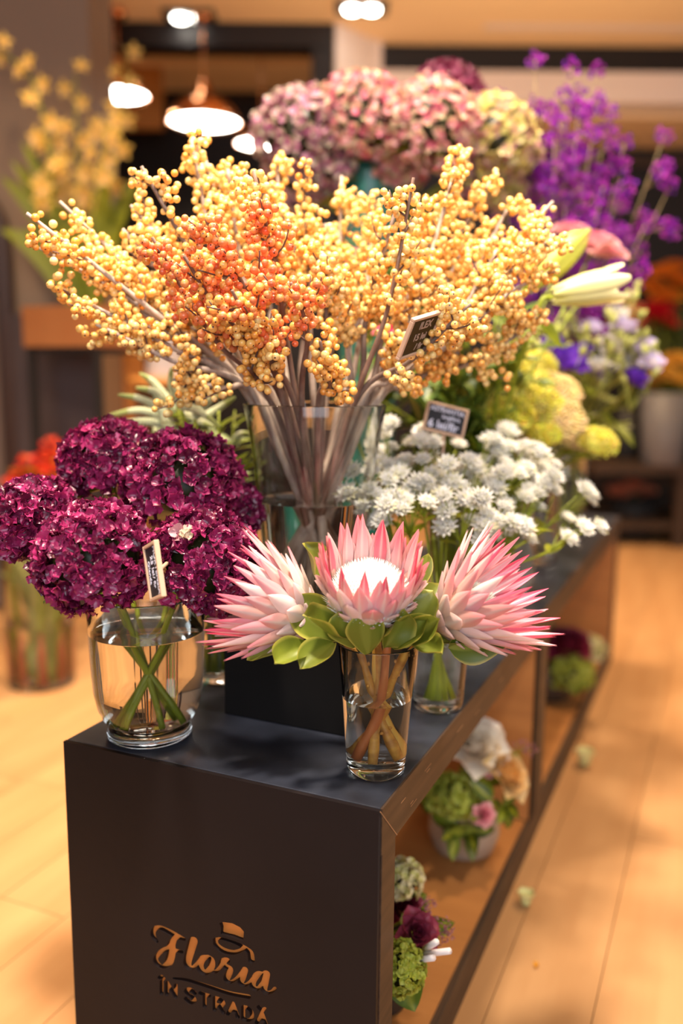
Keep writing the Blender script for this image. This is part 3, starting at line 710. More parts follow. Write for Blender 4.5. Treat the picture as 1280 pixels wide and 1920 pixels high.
def hydrangea(name, label, head, r, base, meshes, fr=0.0125, n=190, squash=0.86, group=None, pale=None, mids=None, leaves=2, stem='stem', axis=None, fill=M['leaf'], leafcol=G_DARK, seed=1, zmin=-0.62):
    q = random.Random(seed); head = V(head); base = V(base)
    t = thing(name, label, 'flower', base, group); O = Matrix.Translation(-base)
    ax = V(axis).normalized() if axis is not None else V((0, 0, 1))
    rot = frame(ax, V((0, 1, 0.01)))
    mb = MB(); mb.tube(poly([base] + [V(m) for m in (mids or [])] + [head-ax*r*0.3], 14), [0.0036]*14, 7)
    part('stem', mb.mesh('stem', M[stem]), t, O)
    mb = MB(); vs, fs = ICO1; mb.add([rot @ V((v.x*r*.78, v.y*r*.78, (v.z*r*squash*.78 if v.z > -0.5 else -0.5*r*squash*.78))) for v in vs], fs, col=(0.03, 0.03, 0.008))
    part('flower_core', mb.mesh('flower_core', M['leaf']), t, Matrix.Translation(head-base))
    for i in range(n):
        z = 1-(1-zmin)*(i+0.5)/n; a = i*2.399963+q.uniform(-.25, .25); s = math.sqrt(max(0, 1-z*z))
        nv = V((s*math.cos(a), s*math.sin(a), z)); lump = 1+0.05*math.sin(5*a+seed)*math.sin(4*z+seed)
        p = rot @ V((nv.x*r, nv.y*r, nv.z*r*squash))*lump*q.uniform(0.91, 1.03)
        nn = (rot @ nv + V((q.uniform(-1, 1), q.uniform(-1, 1), q.uniform(-1, 1)))*0.58).normalized()
        me = q.choice(meshes)
        if pale and q.random() < pale(head+p): me = q.choice(FLO_P)
        part('floret', me, t, TR(head-base+p, frame(nn, rdir()), fr*q.uniform(0.85, 1.2)))
    for k in range(leaves):
        lm = leaf_mesh('leaf', r*1.1, r*0.75, 'ovate', leafcol, mid=G_OLIVE)
        a = q.uniform(0, 2*PI); dr = V((math.cos(a), math.sin(a), q.uniform(-.3, .3)))
        part('leaf', lm, t, TR(head-base-ax*r*0.55, frame(dr, V((0, 0, 1)))))
    return t
HY = [(178, 1045, 1.02, 108, 'front lower left bloom', 0.0), (385, 1052, 1.06, 102, 'front bloom beside the king proteas with faded petals', 0.5), (342, 905, 1.15, 108, 'upper right bloom of the bunch', 0.0),
      (205, 866, 1.18, 86, 'topmost bloom, behind the others', 0.0), (60, 972, 1.10, 82, 'bloom cut off by the left picture edge', 0.0), (425, 955, 1.20, 62, 'small bloom half hidden behind the lower right one', 0.0)]
for i, (x, y, d, rp, lab, pl) in enumerate(HY):
    hp = at(x, y, d); r = rp*d/FPX*0.99
    a = math.atan2(hp.y-HV.y, hp.x-HV.x)
    b = HV + V((-0.034*math.cos(a), -0.034*math.sin(a), 0.027))
    lip = HV + V((0.048*math.cos(a), 0.048*math.sin(a), 0.175))
    pf = None
    if pl: 
        spot = at(335, 985, d-0.06); pf = (lambda c, s=spot: 0.75 if (c-s).length < 0.024 else 0.0)
    hydrangea('hydrangea', 'dark burgundy hydrangea in the footed vase, ' + lab, hp, r, b, FLO, 0.0113, min(298, int(285*(rp/100)**2*(d*d)/1.1) + 40),
              group='burgundy hydrangeas', pale=pf, mids=[lip], leaves=2, axis=(hp-lip).normalized()*0.7+V((0, 0, 0.5))-F*0.25, seed=i+3, leafcol=G_DARK)
# faded antique hydrangeas
def anti(c0, c1, c2):
    def f(q):
        pool = (c0, c1, c2); a = q.choice(pool); b = q.choice(pool); return a, b
    return f
ANT = {'pink': [floret_mesh('floret', 1.0, 'petal', 300+i, 0.4, anti((0.66, 0.15, 0.24), (0.80, 0.46, 0.44), (0.66, 0.62, 0.32))) for i in range(3)],
       'mauve': [floret_mesh('floret', 1.0, 'petal', 320+i, 0.4, anti((0.34, 0.07, 0.18), (0.56, 0.26, 0.36), (0.60, 0.54, 0.36))) for i in range(3)],
       'green': [floret_mesh('floret', 1.0, 'petal', 340+i, 0.4, anti((0.74, 0.66, 0.20), (0.70, 0.54, 0.34), (0.58, 0.24, 0.28))) for i in range(3)],
       'wine': [floret_mesh('floret', 1.0, 'petal', 360+i, 0.4, anti((0.18, 0.02, 0.06), (0.26, 0.04, 0.10), (0.30, 0.08, 0.13))) for i in range(3)]}
AH = [(558, 250, 1.85, 82, 'mauve', 'mauve'), (560, 335, 1.92, 68, 'mauve', 'darker mauve low'), (672, 222, 1.85, 82, 'pink', 'pale pink and green'), (810, 238, 1.83, 88, 'pink', 'bright pink'),
      (930, 262, 1.88, 78, 'green', 'greenish cream'), (842, 190, 2.02, 68, 'wine', 'deep wine red'), (880, 315, 1.95, 66, 'mauve', 'dusky mauve low'), (745, 300, 1.93, 60, 'pink', 'small pink low'), (600, 300, 1.88, 62, 'mauve', 'rosy mauve middle'), (925, 335, 1.93, 58, 'green', 'small greenish low')]
for i, (x, y, d, rp, kind, lab) in enumerate(AH):
    hp = at(x, y, d); b = TP + V(((hp.x-TP.x)*0.12, (hp.y-TP.y)*0.12, 0.79))
    hydrangea('hydrangea', lab + ' faded hydrangea bloom above the berry branches', hp, rp*d/FPX*1.0, b, ANT[kind], 0.0155, 165, 0.9, 'faded hydrangeas', leaves=4, seed=40+i,
              axis=V((hp.x-TP.x, hp.y-TP.y, 0.25))-F*0.1, leafcol=G_MID)

# ------------------------------------------------------------------ king proteas
def hexcol(r, g, b): return tuple(((c/255)**2.2) for c in (r, g, b))
CREAM, ROSE, PALE, DEEP, WHT = hexcol(244, 220, 188), hexcol(242, 152, 164), hexcol(250, 218, 214), hexcol(226, 76, 112), (0.86, 0.84, 0.78)
BRA = {'short': [], 'mid': [], 'long': []}
for k, (W_, cols) in {'short': (0.62, [((0.55, 0.42, 0.24), PALE), ((0.62, 0.42, 0.30), PALE)]), 'mid': (0.42, [(CREAM, ROSE), (PALE, ROSE), (PALE, PALE)]), 'long': (0.26, [(PALE, ROSE), (ROSE, DEEP), (PALE, DEEP)])}.items():
    for c0, c1 in cols:
        mb = MB(); blade(mb, 1.0, W_, 'bract', 0.28, 0.10, c0, c1, None, 7, 10, 0.0, mid=WHT)
        blade(mb, 1.0, W_*0.97, 'bract', 0.28, 0.115, c0, c1, None, 7, 10, 0.0, mtx=Matrix.Translation((0, 0.012, 0)), mid=WHT)
        BRA[k].append(mb.mesh('bract', M['bract']))
M['dome'] = mat('white_down', (0.76, 0.74, 0.68), 0.8, transl=0.15)
M['plf'] = mat('protea_leaf', (1, 1, 1), 0.36, attr=True, var=0.12, transl=0.18)
PLEAF = [leaf_mesh('leaf', 1.0, 0.92, 'obov', (0.125, 0.155, 0.014), (0.165, 0.19, 0.02), (0.46, 0.40, 0.07), cup=cu_, droop=dr_, wave=wv_, nu=13, nv=14, m='plf', mid=(0.23, 0.26, 0.04), rimw=0.9)
         for cu_, dr_, wv_ in ((0.18, -0.22, 0.02), (0.26, 0.2, 0.05), (-0.06, -0.12, 0.03), (0.3, -0.1, 0.08))]
PLEAFN = [leaf_mesh('leaf', 1.0, 0.42, 'ovate', (0.085, 0.125, 0.012), (0.115, 0.15, 0.016), (0.42, 0.34, 0.07), cup=0.22, droop=-0.12, wave=0.03, nu=13, nv=14, m='plf', mid=(0.28, 0.32, 0.06), rimw=0.9)]
def protea(label, base, axis, layers, dome, foot, seed, leaves, mid=None):
    q = random.Random(seed); base = V(base); foot = V(foot)
    t = thing('king_protea', label, 'flower', foot, 'king proteas'); ax = V(axis).normalized(); rot = frame(ax, V((0, 0, 1)) if abs(ax.z) < .8 else F)
    mb = MB(); pts = poly([foot] + ([V(mid)] if mid else []) + [base+ax*0.01], 14); mb.tube([p-foot for p in pts], [0.0050 + 0.0009*math.sin(i*2.2) for i in range(14)], 10)
    for k in range(7):       # leaf scars
        p = pts[2+k]-foot; mb.ball(p + V((math.cos(k*2.4), math.sin(k*2.4), 0))*0.006, 0.002)
    part('stem', mb.mesh('stem', M['protea_stem']), t)
    mb = MB(); rc = layers[-1][1]
    mb.lathe([(0, -0.008), (0.010, -0.004), (layers[0][1]*0.9, 0.006), (rc*0.92, layers[-1][0]), (rc*0.6, layers[-1][0]+0.008), (0, layers[-1][0]+0.01)], 20, col=(0.5, 0.35, 0.2))
    part('receptacle', mb.mesh('receptacle', M['bract']), t, TR(base-foot, rot))
    for li, (h, rho, L, W_, tilt, n, kind) in enumerate(layers):
        for k in range(n):
            a = 2*PI*(k+0.5*(li % 2))/n + q.uniform(-.07, .07); tl = math.radians(tilt+q.uniform(-4, 4))
            rad = V((math.cos(a), math.sin(a), 0)); d = rad*math.sin(tl)+V((0, 0, math.cos(tl)))
            m = rot.to_4x4() @ TR(rad*rho+V((0, 0, h)), frame(d, -rad))
            l2 = L*q.uniform(0.92, 1.08); wn = {'short': .62, 'mid': .42, 'long': .26}[kind]
            part('bract', q.choice(BRA[kind]), t, Matrix.Translation(base-foot) @ m @ Matrix.Diagonal((W_/wn, W_/wn*0.85+0.0, l2, 1)))
    if dome:
        zc, rd, hd = dome; mb = MB(); N_ = 620
        mb.lathe([(rd*0.96, 0.0), (rd*0.92, hd*.3), (rd*.75, hd*.62), (rd*.45, hd*.86), (0, hd*.94)][::1], 28)
        for i in range(N_):
            z = (i+0.5)/N_; a = i*2.399963; s = math.sqrt(1-z*z)
            p = V((s*math.cos(a)*rd, s*math.sin(a)*rd, z*hd)); nv = V((s*math.cos(a)*0.55, s*math.sin(a)*0.55, z+0.5)).normalized()
            l_ = 0.006 if z > 0.25 else 0.013
            o1 = nv.orthogonal().normalized()*0.0011; o2 = nv.cross(o1)
            mb.add([p*0.96+o1, p*0.96-o1*.5+o2*.87, p*0.96-o1*.5-o2*.87, p*0.96+nv*l_], [(0, 1, 3), (1, 2, 3), (2, 0, 3)])
        part('flower_centre', mb.mesh('flower_centre', M['dome']), t, TR(base-foot, rot) @ Matrix.Translation((0, 0, zc)), 'white downy centre', 'stuff')
    for (bx_, by_, bd, tx, ty, td, W_, mi, nh) in leaves:
        b_, e_ = at(bx_, by_, bd), at(tx, ty, td); d = e_-b_; L = d.length
        me = PLEAFN[0] if mi == 9 else PLEAF[mi]
        nrm = (-F*nh[0] + UP*nh[1] + RT*nh[2])
        part('leaf', me, t, TR(b_-foot, frame(d, nrm)) @ Matrix.Diagonal((W_*d.length/0.92/d.length if False else W_/(0.42 if mi == 9 else 0.92), L, L, 1)))
    return t
CUP = [(0.000, 0.014, 0.030, 0.029, 60, 8, 'short'), (0.008, 0.022, 0.036, 0.030, 48, 10, 'short'), (0.016, 0.029, 0.044, 0.028, 37, 12, 'short'), (0.023, 0.034, 0.051, 0.027, 28, 14, 'mid'),
       (0.029, 0.038, 0.058, 0.024, 20, 15, 'mid'), (0.033, 0.041, 0.064, 0.019, 14, 16, 'mid'), (0.034, 0.041, 0.066, 0.014, 9, 14, 'long')]
CUP = [(h*1.13, rho*1.13, L*1.13, W_*1.08, tl+(2 if i < 4 else 0), n, k) for i, (h, rho, L, W_, tl, n, k) in enumerate(CUP)]
STAR = [(0.000, 0.012, 0.038, 0.026, 58, 9, 'short'), (0.010, 0.021, 0.052, 0.026, 52, 11, 'short'), (0.020, 0.028, 0.066, 0.023, 46, 14, 'mid'), (0.030, 0.033, 0.076, 0.0205, 39, 16, 'mid'),
        (0.038, 0.036, 0.083, 0.018, 32, 16, 'mid'), (0.043, 0.038, 0.085, 0.014, 26, 15, 'long'), (0.046, 0.036, 0.080, 0.012, 18, 12, 'long')]
c0 = at(689, 1166, 1.02)
protea('king protea facing forward at the middle of the trio, its white dome showing', c0, UP*0.80 - F*0.58 + RT*0.03, CUP, (0.036, 0.048, 0.042), PG+V((0.004, -0.020, 0.019)), 5,
       [(640, 1195, 1.0, 548, 1128, 0.985, 0.052, 0, (1, .3, -.2)), (655, 1200, .99, 556, 1168, 0.955, 0.040, 1, (.6, .8, 0)), (668, 1212, .985, 640, 1152, 0.955, 0.046, 2, (1, .2, 0)),
        (690, 1226, .975, 682, 1160, 0.945, 0.044, 2, (1, .15, 0)), (625, 1205, .985, 566, 1238, 0.945, 0.036, 0, (.7, .7, 0)), (720, 1215, .98, 762, 1148, 0.955, 0.040, 3, (1, 0, .6)),
        (735, 1215, .985, 800, 1155, 0.96, 0.030, 3, (1, 0, -.6)), (748, 1200, 1.0, 812, 1112, 0.985, 0.040, 2, (1, .2, .2)), (760, 1195, 1.01, 822, 1092, 1.01, 0.042, 0, (1, .1, -.3)),
        (755, 1205, .995, 834, 1158, 0.965, 0.030, 1, (1, .4, .2)), (612, 1120, 1.03, 578, 1015, 1.03, 0.040, 3, (.7, 0, .8)), (770, 1130, 1.03, 797, 1035, 1.03, 0.024, 2, (.8, 0, -.7)), (720, 1200, .99, 702, 1165, 0.97, 0.02, 1, (1, 0, 0))], mid=PG+V((-0.004, 0.016, 0.13)))
c1 = at(596, 1168, 1.03)
protea('king protea leaning to the left, pointing at the burgundy hydrangeas', c1, -RT*0.90 + UP*0.34 - F*0.06, STAR, (0.038, 0.030, 0.034), PG+V((0.021, 0.004, 0.019)), 6,
       [(560, 1205, 1.0, 462, 1222, 0.985, 0.035, 0, (.6, .8, 0)), (580, 1205, .99, 512, 1255, 0.955, 0.036, 1, (.8, .6, 0))], mid=PG+V((-0.032, 0.004, 0.14)))
c2 = at(818, 1172, 1.03)
protea('king protea leaning to the right, its long bracts fanned over the table edge', c2, RT*0.80 + UP*0.46 - F*0.30, STAR, (0.038, 0.032, 0.036), PG+V((-0.021, 0.008, 0.019)), 8,
       [(770, 1200, 1.0, 832, 1238, 0.96, 0.030, 1, (.8, .6, 0)), (800, 1205, 1.02, 935, 1190, 1.0, 0.032, 9, (.5, .9, 0)), (840, 1215, 1.01, 957, 1206, 0.985, 0.044, 9, (.8, -.3, 0))], mid=PG+V((0.033, 0.002, 0.14)))

for i, (a_, fx, fy, mx, my, cc) in enumerate(((1, -0.016, -0.012, 0.020, -0.020, 'rust'), (2, 0.020, 0.014, -0.012, 0.028, 'ochre'))):
    f0 = PG+V((fx, fy, .019)); t = thing('leaf_sprig', ('rust brown', 'ochre yellow')[i]+' cut stem with one leaf between the king protea stems', 'foliage', f0)
    M['cut_stem'] = mat('cut_stem_'+cc, ((0.42, 0.12, 0.03), (0.60, 0.36, 0.06))[i], 0.5)
    e_ = PG+V((mx, my, .175)); mb = MB(); mb.tube(poly([f0-f0, (PG+V((mx*.4, my*.4, .09)))-f0, e_-f0], 9), [.0052, .0058, .005, .0055, .005, .0054, .0048, .005, .0045], 9); part('stem', mb.mesh('stem', M['cut_stem']), t)
    part('leaf', PLEAF[i], t, TR(e_-f0, frame(V((mx*9, my*9, .6)), UP-F), .03))

# ------------------------------------------------------------------ white astrantia
mbA = []
for k in range(3):
    q = random.Random(500+k); mb = MB()
    for ring, (n, L, ti) in enumerate(((13, 1.0, 0.35), (11, 0.85, 0.75))):
        for i in range(n):
            a = 2*PI*(i+.5*ring)/n+q.uniform(-.1, .1); t_ = ti+q.uniform(-.12, .12); d = V((math.cos(a)*math.cos(t_), math.sin(a)*math.cos(t_), math.sin(t_)))
            blade(mb, L, 0.36, 'lance', 0.1, 0.05, (0.80, 0.78, 0.66), (0.86, 0.84, 0.80) if q.random() > .15 else (0.74, 0.70, 0.42), None, 3, 5, 0, frame(d, V((0, 0, 1))))
    for i in range(34):
        z = (i+.5)/34; a = i*2.4; s = math.sqrt(1-z*z); p = V((s*math.cos(a), s*math.sin(a), z*0.9+0.1))*0.55
        mb.ball(p, 0.085, col=q.choice([(0.88, 0.86, 0.80), (0.80, 0.78, 0.62), (0.86, 0.84, 0.82)]))
    mbA.append(mb.mesh('flower_head', M['petal']))
AR = random.Random(3)
SML = leaf_mesh('leaf', 1, 0.34, 'lance', G_OLIVE, nu=3, nv=6)
def spray(name, label, cat, foot, lip, fork, heads, meshes, size, group, stem='stem', rad=0.0017, nl=3, partname='flower_head', leafme=None, lsize=0.045):
    foot = V(foot); t = thing(name, label, cat, foot, group); O = Matrix.Translation(-foot)
    mb = MB(); mb.tube(poly([foot, V(lip), V(fork)], 12), rad, 6); 
    part('stem', mb.mesh('stem', M[stem]), t, O)
    mb = MB()
    for h in heads: mb.tube(bez(fork, V(fork).lerp(h, .5)+V((0, 0, .008)), h, 6), rad*0.6, 5)
    part('stalks', mb.mesh('stalks', M[stem]), t, O)
    for h in heads:
        d = (V(h)-V(fork)).normalized()*.7+V((0, 0, 0.35))-F*AR.uniform(.4, 1.2)
        part(partname, AR.choice(meshes), t, TR(V(h)-foot, frame(d, rdir()), size*AR.uniform(0.85, 1.15)))
    for k in range(nl):
        a = AR.uniform(0, 2*PI); part('leaf', leafme or SML, t, TR(V(fork)-foot-V((0, 0, 0.004)), frame(V((math.cos(a), math.sin(a), AR.uniform(-.1, .6))), V((0, 0, 1))), lsize*AR.uniform(.8, 1.3)))
    return t
AST = [(650, 880, 1.28), (690, 930, 1.25), (735, 880, 1.30), (760, 935, 1.24), (800, 850, 1.36), (845, 900, 1.30), (870, 960, 1.24), (905, 850, 1.38), (935, 920, 1.32), (960, 870, 1.40), (980, 985, 1.28),
       (1010, 880, 1.42), (1020, 930, 1.36), (1075, 935, 1.40), (1095, 985, 1.36), (700, 830, 1.38), (790, 900, 1.28), (890, 905, 1.34), (830, 830, 1.44), (720, 965, 1.22), (920, 985, 1.24), (980, 830, 1.46)]
row = []
for i, (x, y, d) in enumerate(AST):
    ctr = at(x, y, d); a = math.atan2(ctr.y-AV.y, ctr.x-AV.x); b = AV+V((-0.018*math.cos(a), -0.018*math.sin(a), 0.017)); lip = AV+V((0.028*math.cos(a), 0.028*math.sin(a), 0.16))
    fork = ctr.lerp(lip, 0.28)-V((0, 0, 0.012))
    hs = [at(x+AR.uniform(-42, 42), y+AR.uniform(-36, 30), d+AR.uniform(-.03, .03)) for _ in range(8 if 650 < x < 1030 else 4)]
    row.append((spray('astrantia', '', 'flower', b, lip, fork, hs, mbA, 0.0205, 'white astrantia bunch', nl=3), x))
label_row(row, 'spray of white astrantia pincushion flowers behind the king proteas, {}')

# ------------------------------------------------------------------ white veronica
VR = random.Random(9)
def veronica(label, path, foot, lip, nleaf=6):
    foot = V(foot); t = thing('veronica', label, 'flower', foot, 'white veronica bunch'); O = Matrix.Translation(-foot)
    mb = MB(); mb.tube(poly([foot, V(lip), path[0]], 12), 0.002, 6); part('stem', mb.mesh('stem', M['stem']), t, O)
    pts = poly(path, 48); mb = MB(); mb.tube(pts, [0.0016*(1-i/70) for i in range(48)], 5, col=(0.5, 0.55, 0.25))
    for i in range(1, 48):
        s = i/47; rr = 0.0060*(1-s)**0.6+0.0018; tg = (pts[i]-pts[i-1]).normalized(); sd = tg.orthogonal().normalized()
        cc = ((0.86, 0.86, 0.70) if (i % 2) else (0.62, 0.68, 0.36)) if s < 0.72 else (0.52, 0.58, 0.22)
        for k in range(8):
            v = sd.copy(); v.rotate(Quaternion(tg, 2*PI*k/8+i*.4)); c_ = pts[i]+v*rr*0.75
            vs, fs = ICO0; mb.add([c_+V(q)*rr*0.30 for q in vs], fs, col=cc)
    part('flower_spike', mb.mesh('flower_spike', M['petal']), t, O, 'white spike with a green tip')
    for k in range(nleaf):
        f_ = V(lip).lerp(path[0], VR.uniform(.3, 1.0)); a = VR.uniform(0, 2*PI)
        part('leaf', leaf_mesh('leaf', 0.05, 0.016, 'lance', G_MID), t, TR(f_-foot, frame(V((math.cos(a), math.sin(a), .3)), V((0, 0, 1)))))
    return t
VER = [[(310, 775), (270, 750), (222, 740)], [(320, 790), (265, 770), (205, 778)], [(325, 800), (265, 790), (185, 800)], [(330, 770), (290, 720), (262, 700)], [(300, 760), (312, 800), (315, 850)],
       [(330, 770), (295, 800), (292, 845)], [(350, 775), (372, 790), (400, 800)], [(340, 760), (372, 770), (412, 800)], [(370, 790), (410, 765), (440, 745)], [(365, 780), (395, 750), (430, 738)],
       [(345, 760), (350, 720), (345, 700)], [(360, 770), (390, 790), (405, 830)], [(440, 830), (450, 815), (468, 812)], [(300, 760), (290, 735), (255, 727)], [(330, 755), (320, 715), (322, 690)]]
row = []
for i, p in enumerate(VER):
    d = 1.36+VR.uniform(-.06, .08); path = [at(x, y, d-0.02*k) for k, (x, y) in enumerate(p)]
    a = VR.uniform(0, 2*PI); row.append((veronica('', path, VV+V((0.015*math.cos(a), 0.015*math.sin(a), 0.015)), VV+V((0.024*math.cos(a), 0.024*math.sin(a), 0.17))), p[-1][0]))
label_row(row, 'white veronica spike drooping behind the burgundy hydrangeas, its tip {}')
# leafy filler around them
def leafy(label, foot, tip, n, L, W_, col, prof='ovate', group=None, seed=1, start=0.45, name='leafy_stem', stem='stem', mid=None, rad=0.003, spread=0.8, up=0.2, cat='foliage'):
    q = random.Random(seed); foot = V(foot); tip = V(tip); t = thing(name, label, cat, foot, group)
    pts = poly([foot, mid and V(mid) or foot.lerp(tip, .5)+V((q.uniform(-.01, .01), q.uniform(-.01, .01), .01)), tip], 14)
    mb = MB(); mb.tube([p-foot for p in pts], [rad*(1-.5*i/13) for i in range(14)], 6); part('stem', mb.mesh('stem', M[stem]), t)
    lm = [leaf_mesh('leaf', L, W_, prof, col, cup=.15, droop=q.uniform(-.35, 0), mid=G_OLIVE) for _ in range(2)]
    for k in range(n):
        s = start+(1-start)*k/max(1, n-1); i = min(12, int(s*13)); tg = (pts[i+1]-pts[i]).normalized(); sd = tg.orthogonal().normalized(); sd.rotate(Quaternion(tg, k*2.4+q.uniform(-.4, .4)))
        d = tg*(1-spread*.6)+sd*spread+V((0, 0, up-.1)); part('leaf', q.choice(lm), t, TR(pts[i]-foot, frame(d, V((0, 0, 1))-F*.4), q.uniform(.75, 1.2)*(1.15-.4*s)))
    return t
row = []
for i, (x, y, d) in enumerate(((300, 800, 1.42), (350, 810, 1.40), (400, 800, 1.44), (430, 850, 1.38), (440, 770, 1.46), (380, 860, 1.36), (445, 920, 1.36), (250, 790, 1.40), (330, 745, 1.44), (410, 770, 1.38), (460, 850, 1.42))):
    row.append((leafy('', VV+V((0.01*math.cos(i), 0.01*math.sin(i), .015)), at(x, y, d), 12, 0.06, 0.02, G_MID, 'lance', 'veronica foliage', 60+i), x))
label_row(row, 'leafy green veronica shoot between the hydrangeas and berry vase, {}')

# ------------------------------------------------------------------ lilies, roses, foliage in the middle
row = []
GL = [(640, 700, 1.55), (700, 730, 1.6), (760, 690, 1.55), (820, 720, 1.62), (870, 640, 1.5), (900, 690, 1.6), (930, 600, 1.5), (970, 640, 1.55), (880, 740, 1.55), (1010, 620, 1.6), (720, 600, 1.66), (830, 590, 1.62), (960, 560, 1.66), (650, 600, 1.7), (1000, 690, 1.66), (680, 400, 1.78), (725, 440, 1.76), (650, 500, 1.74), (700, 520, 1.74), (760, 430, 1.78)]
for i, (x, y, d) in enumerate(GL):
    a = i*2.4; row.append((leafy('', LIV+V((.03*math.cos(a), .03*math.sin(a), .015)), at(x, y, d), 11, 0.11, 0.042, G_DARK if i % 2 else (0.07, 0.12, 0.02), 'ovate', 'green foliage behind the berries', 80+i, start=.5, mid=LIV+V((.045*math.cos(a), .045*math.sin(a), .27))), x))
label_row(row, 'dark green leafy stem behind the berry branches, {}')
M['lily_bud'] = mat('lily_bud', (1, 1, 1), 0.4, attr=True, transl=0.2)
def lily(label, foot, lip, base, tip, w_, c0, c1, openf, leaves):
    foot = V(foot); base = V(base); tip = V(tip); t = thing('lily', label, 'flower', foot, 'lily buds'); O = Matrix.Translation(-foot)
    mb = MB(); mb.tube(poly([foot, V(lip), base-(tip-base)*.25-V((0, 0, .03)), base], 16), 0.0035, 7); part('stem', mb.mesh('stem', M['stem']), t, O)
    d = tip-base; L = d.length; rot = frame(d, UP)
    for k in range(6):
        a = 2*PI*k/6; rad = V((math.cos(a), math.sin(a), 0)); mb = MB()
        def fn(u, s, a=a, k=k):
            wv = math.sin(PI*min(1, 0.12+s*.82))**0.8; rr = w_*(0.25+0.75*math.sin(PI*min(1.0, .1+s*(.62 if openf else .85))))*.5*(1+openf*max(0, s-.72)*3.2)
            if not openf: rr *= (1 if s < .8 else max(0.12, 1-(s-.8)*4.2))
            an = a+(u-.5)*1.25*wv; bulge = 1.0+.10*math.cos((u-.5)*PI)
            c = tuple(p*(1-s)+q_*s for p, q_ in zip(c0, c1))
            if abs(u-.5) < .12: c = tuple(.6*x+.4*y for x, y in zip(c, G_YEL))
            return V((math.cos(an)*rr*bulge, math.sin(an)*rr*bulge, s*L*(1+openf*.04*(k % 2)))), c
        mb.grid(fn, 7, 12); part('petal', mb.mesh('petal', M['lily_bud']), t, TR(base-foot, rot))
    for (lx, ly, ld, tx, ty, td, lw) in leaves:
        b_, e_ = at(lx, ly, ld), at(tx, ty, td); part('leaf', leaf_mesh('leaf', (e_-b_).length, lw, 'lance', G_MID, tip=G_OLIVE), t, TR(b_-foot, frame(e_-b_, UP-F)))
lily('closed yellow-green lily bud pointing up to the right', LIV+V((0, 0, .016)), LIV+V((.03, .02, .28)), at(985, 540, 1.46), at(1108, 428, 1.46), 0.050, (0.42, 0.42, 0.06), (0.55, 0.55, 0.10), 0, [(940, 600, 1.46, 880, 560, 1.42, .03), (950, 610, 1.46, 1010, 640, 1.44, .03)])
lily('pale cream lily bud just opening at its tip', LIV+V((.02, 0, .016)), LIV+V((.04, .0, .28)), at(1035, 555, 1.42), at(1168, 530, 1.42), 0.052, (0.58, 0.56, 0.20), (0.86, 0.80, 0.46), 0.42, [(1000, 600, 1.42, 930, 650, 1.40, .034), (1010, 600, 1.42, 1060, 650, 1.42, .03)])

def rose_mesh(name, r, cin, cout, seed, n=26, openness=1.0):
    q = random.Random(seed); mb = MB()
    for i in range(n):
        s = i/(n-1); a = i*2.399963; rr = r*(0.10+0.62*s*openness); ti = 1.45-1.15*s**1.3*openness
        rad = V((math.cos(a), math.sin(a), 0)); d = rad*math.cos(ti)+V((0, 0, math.sin(ti)))
        c = tuple(x*(1-s)+y*s for x, y in zip(cin, cout))
        m = TR(rad*rr*0.55+V((0, 0, -0.12*r*s)), frame(d, -rad))
        blade(mb, r*(0.62+.32*s), r*(0.6+0.55*s), 'round', 0.30, -0.22*s, c, tuple(min(.9, x*1.1) for x in c), None, 7, 6, 0.03, m, ph=q.uniform(0, 6))
    return mb.mesh(name, M['petal'])
def bloom(name, label, cat, head, me, size, foot, axis=None, group=None, mids=None, leafcol=G_MID, nl=3, lsize=0.05, stem='stem', rad=0.0028, hname='flower_head', lw=0.5, calyx=True):
    foot = V(foot); head = V(head); t = thing(name, label, cat, foot, group); ax = V(axis) if axis is not None else V((0, 0, 1))-F*.4
    ax.normalize()
    pts = poly([foot]+[V(m) for m in (mids or [])]+[head-ax*size*.3], 12); mb = MB(); mb.tube([p-foot for p in pts], rad, 6); part('stem', mb.mesh('stem', M[stem]), t)
    part(hname, me, t, TR(head-foot, frame(ax, rdir()), size))
    for k in range(nl):
        a = R.uniform(0, 2*PI); i = R.randint(6, 10); part('leaf', leaf_mesh('leaf', lsize, lsize*lw, 'ovate', leafcol), t, TR(pts[i]-foot, frame(V((math.cos(a), math.sin(a), .3)), V((0, 0, 1)))))
    return t
ROSE = {k: rose_mesh('flower_head', 1.0, *c, 700+i) for i, (k, c) in enumerate({'pink': ((0.75, 0.22, 0.30), (0.80, 0.42, 0.42)), 'hot': ((0.75, 0.03, 0.16), (0.80, 0.14, 0.26)), 'red': ((0.45, 0.0, 0.01), (0.68, 0.01, 0.03)),
        'coral': ((0.80, 0.20, 0.09), (0.80, 0.36, 0.22)), 'peach': ((0.82, 0.42, 0.10), (0.85, 0.62, 0.30)), 'white': ((0.80, 0.68, 0.52), (0.82, 0.76, 0.66)), 'wine': ((0.10, 0.005, 0.015), (0.22, 0.02, 0.05)), 'wine2': ((0.12, 0.008, 0.03), (0.33, 0.05, 0.09)), 'orange': ((0.70, 0.16, 0.01), (0.78, 0.30, 0.03)), 'yellow': ((0.75, 0.42, 0.04), (0.80, 0.52, 0.12))}.items())}
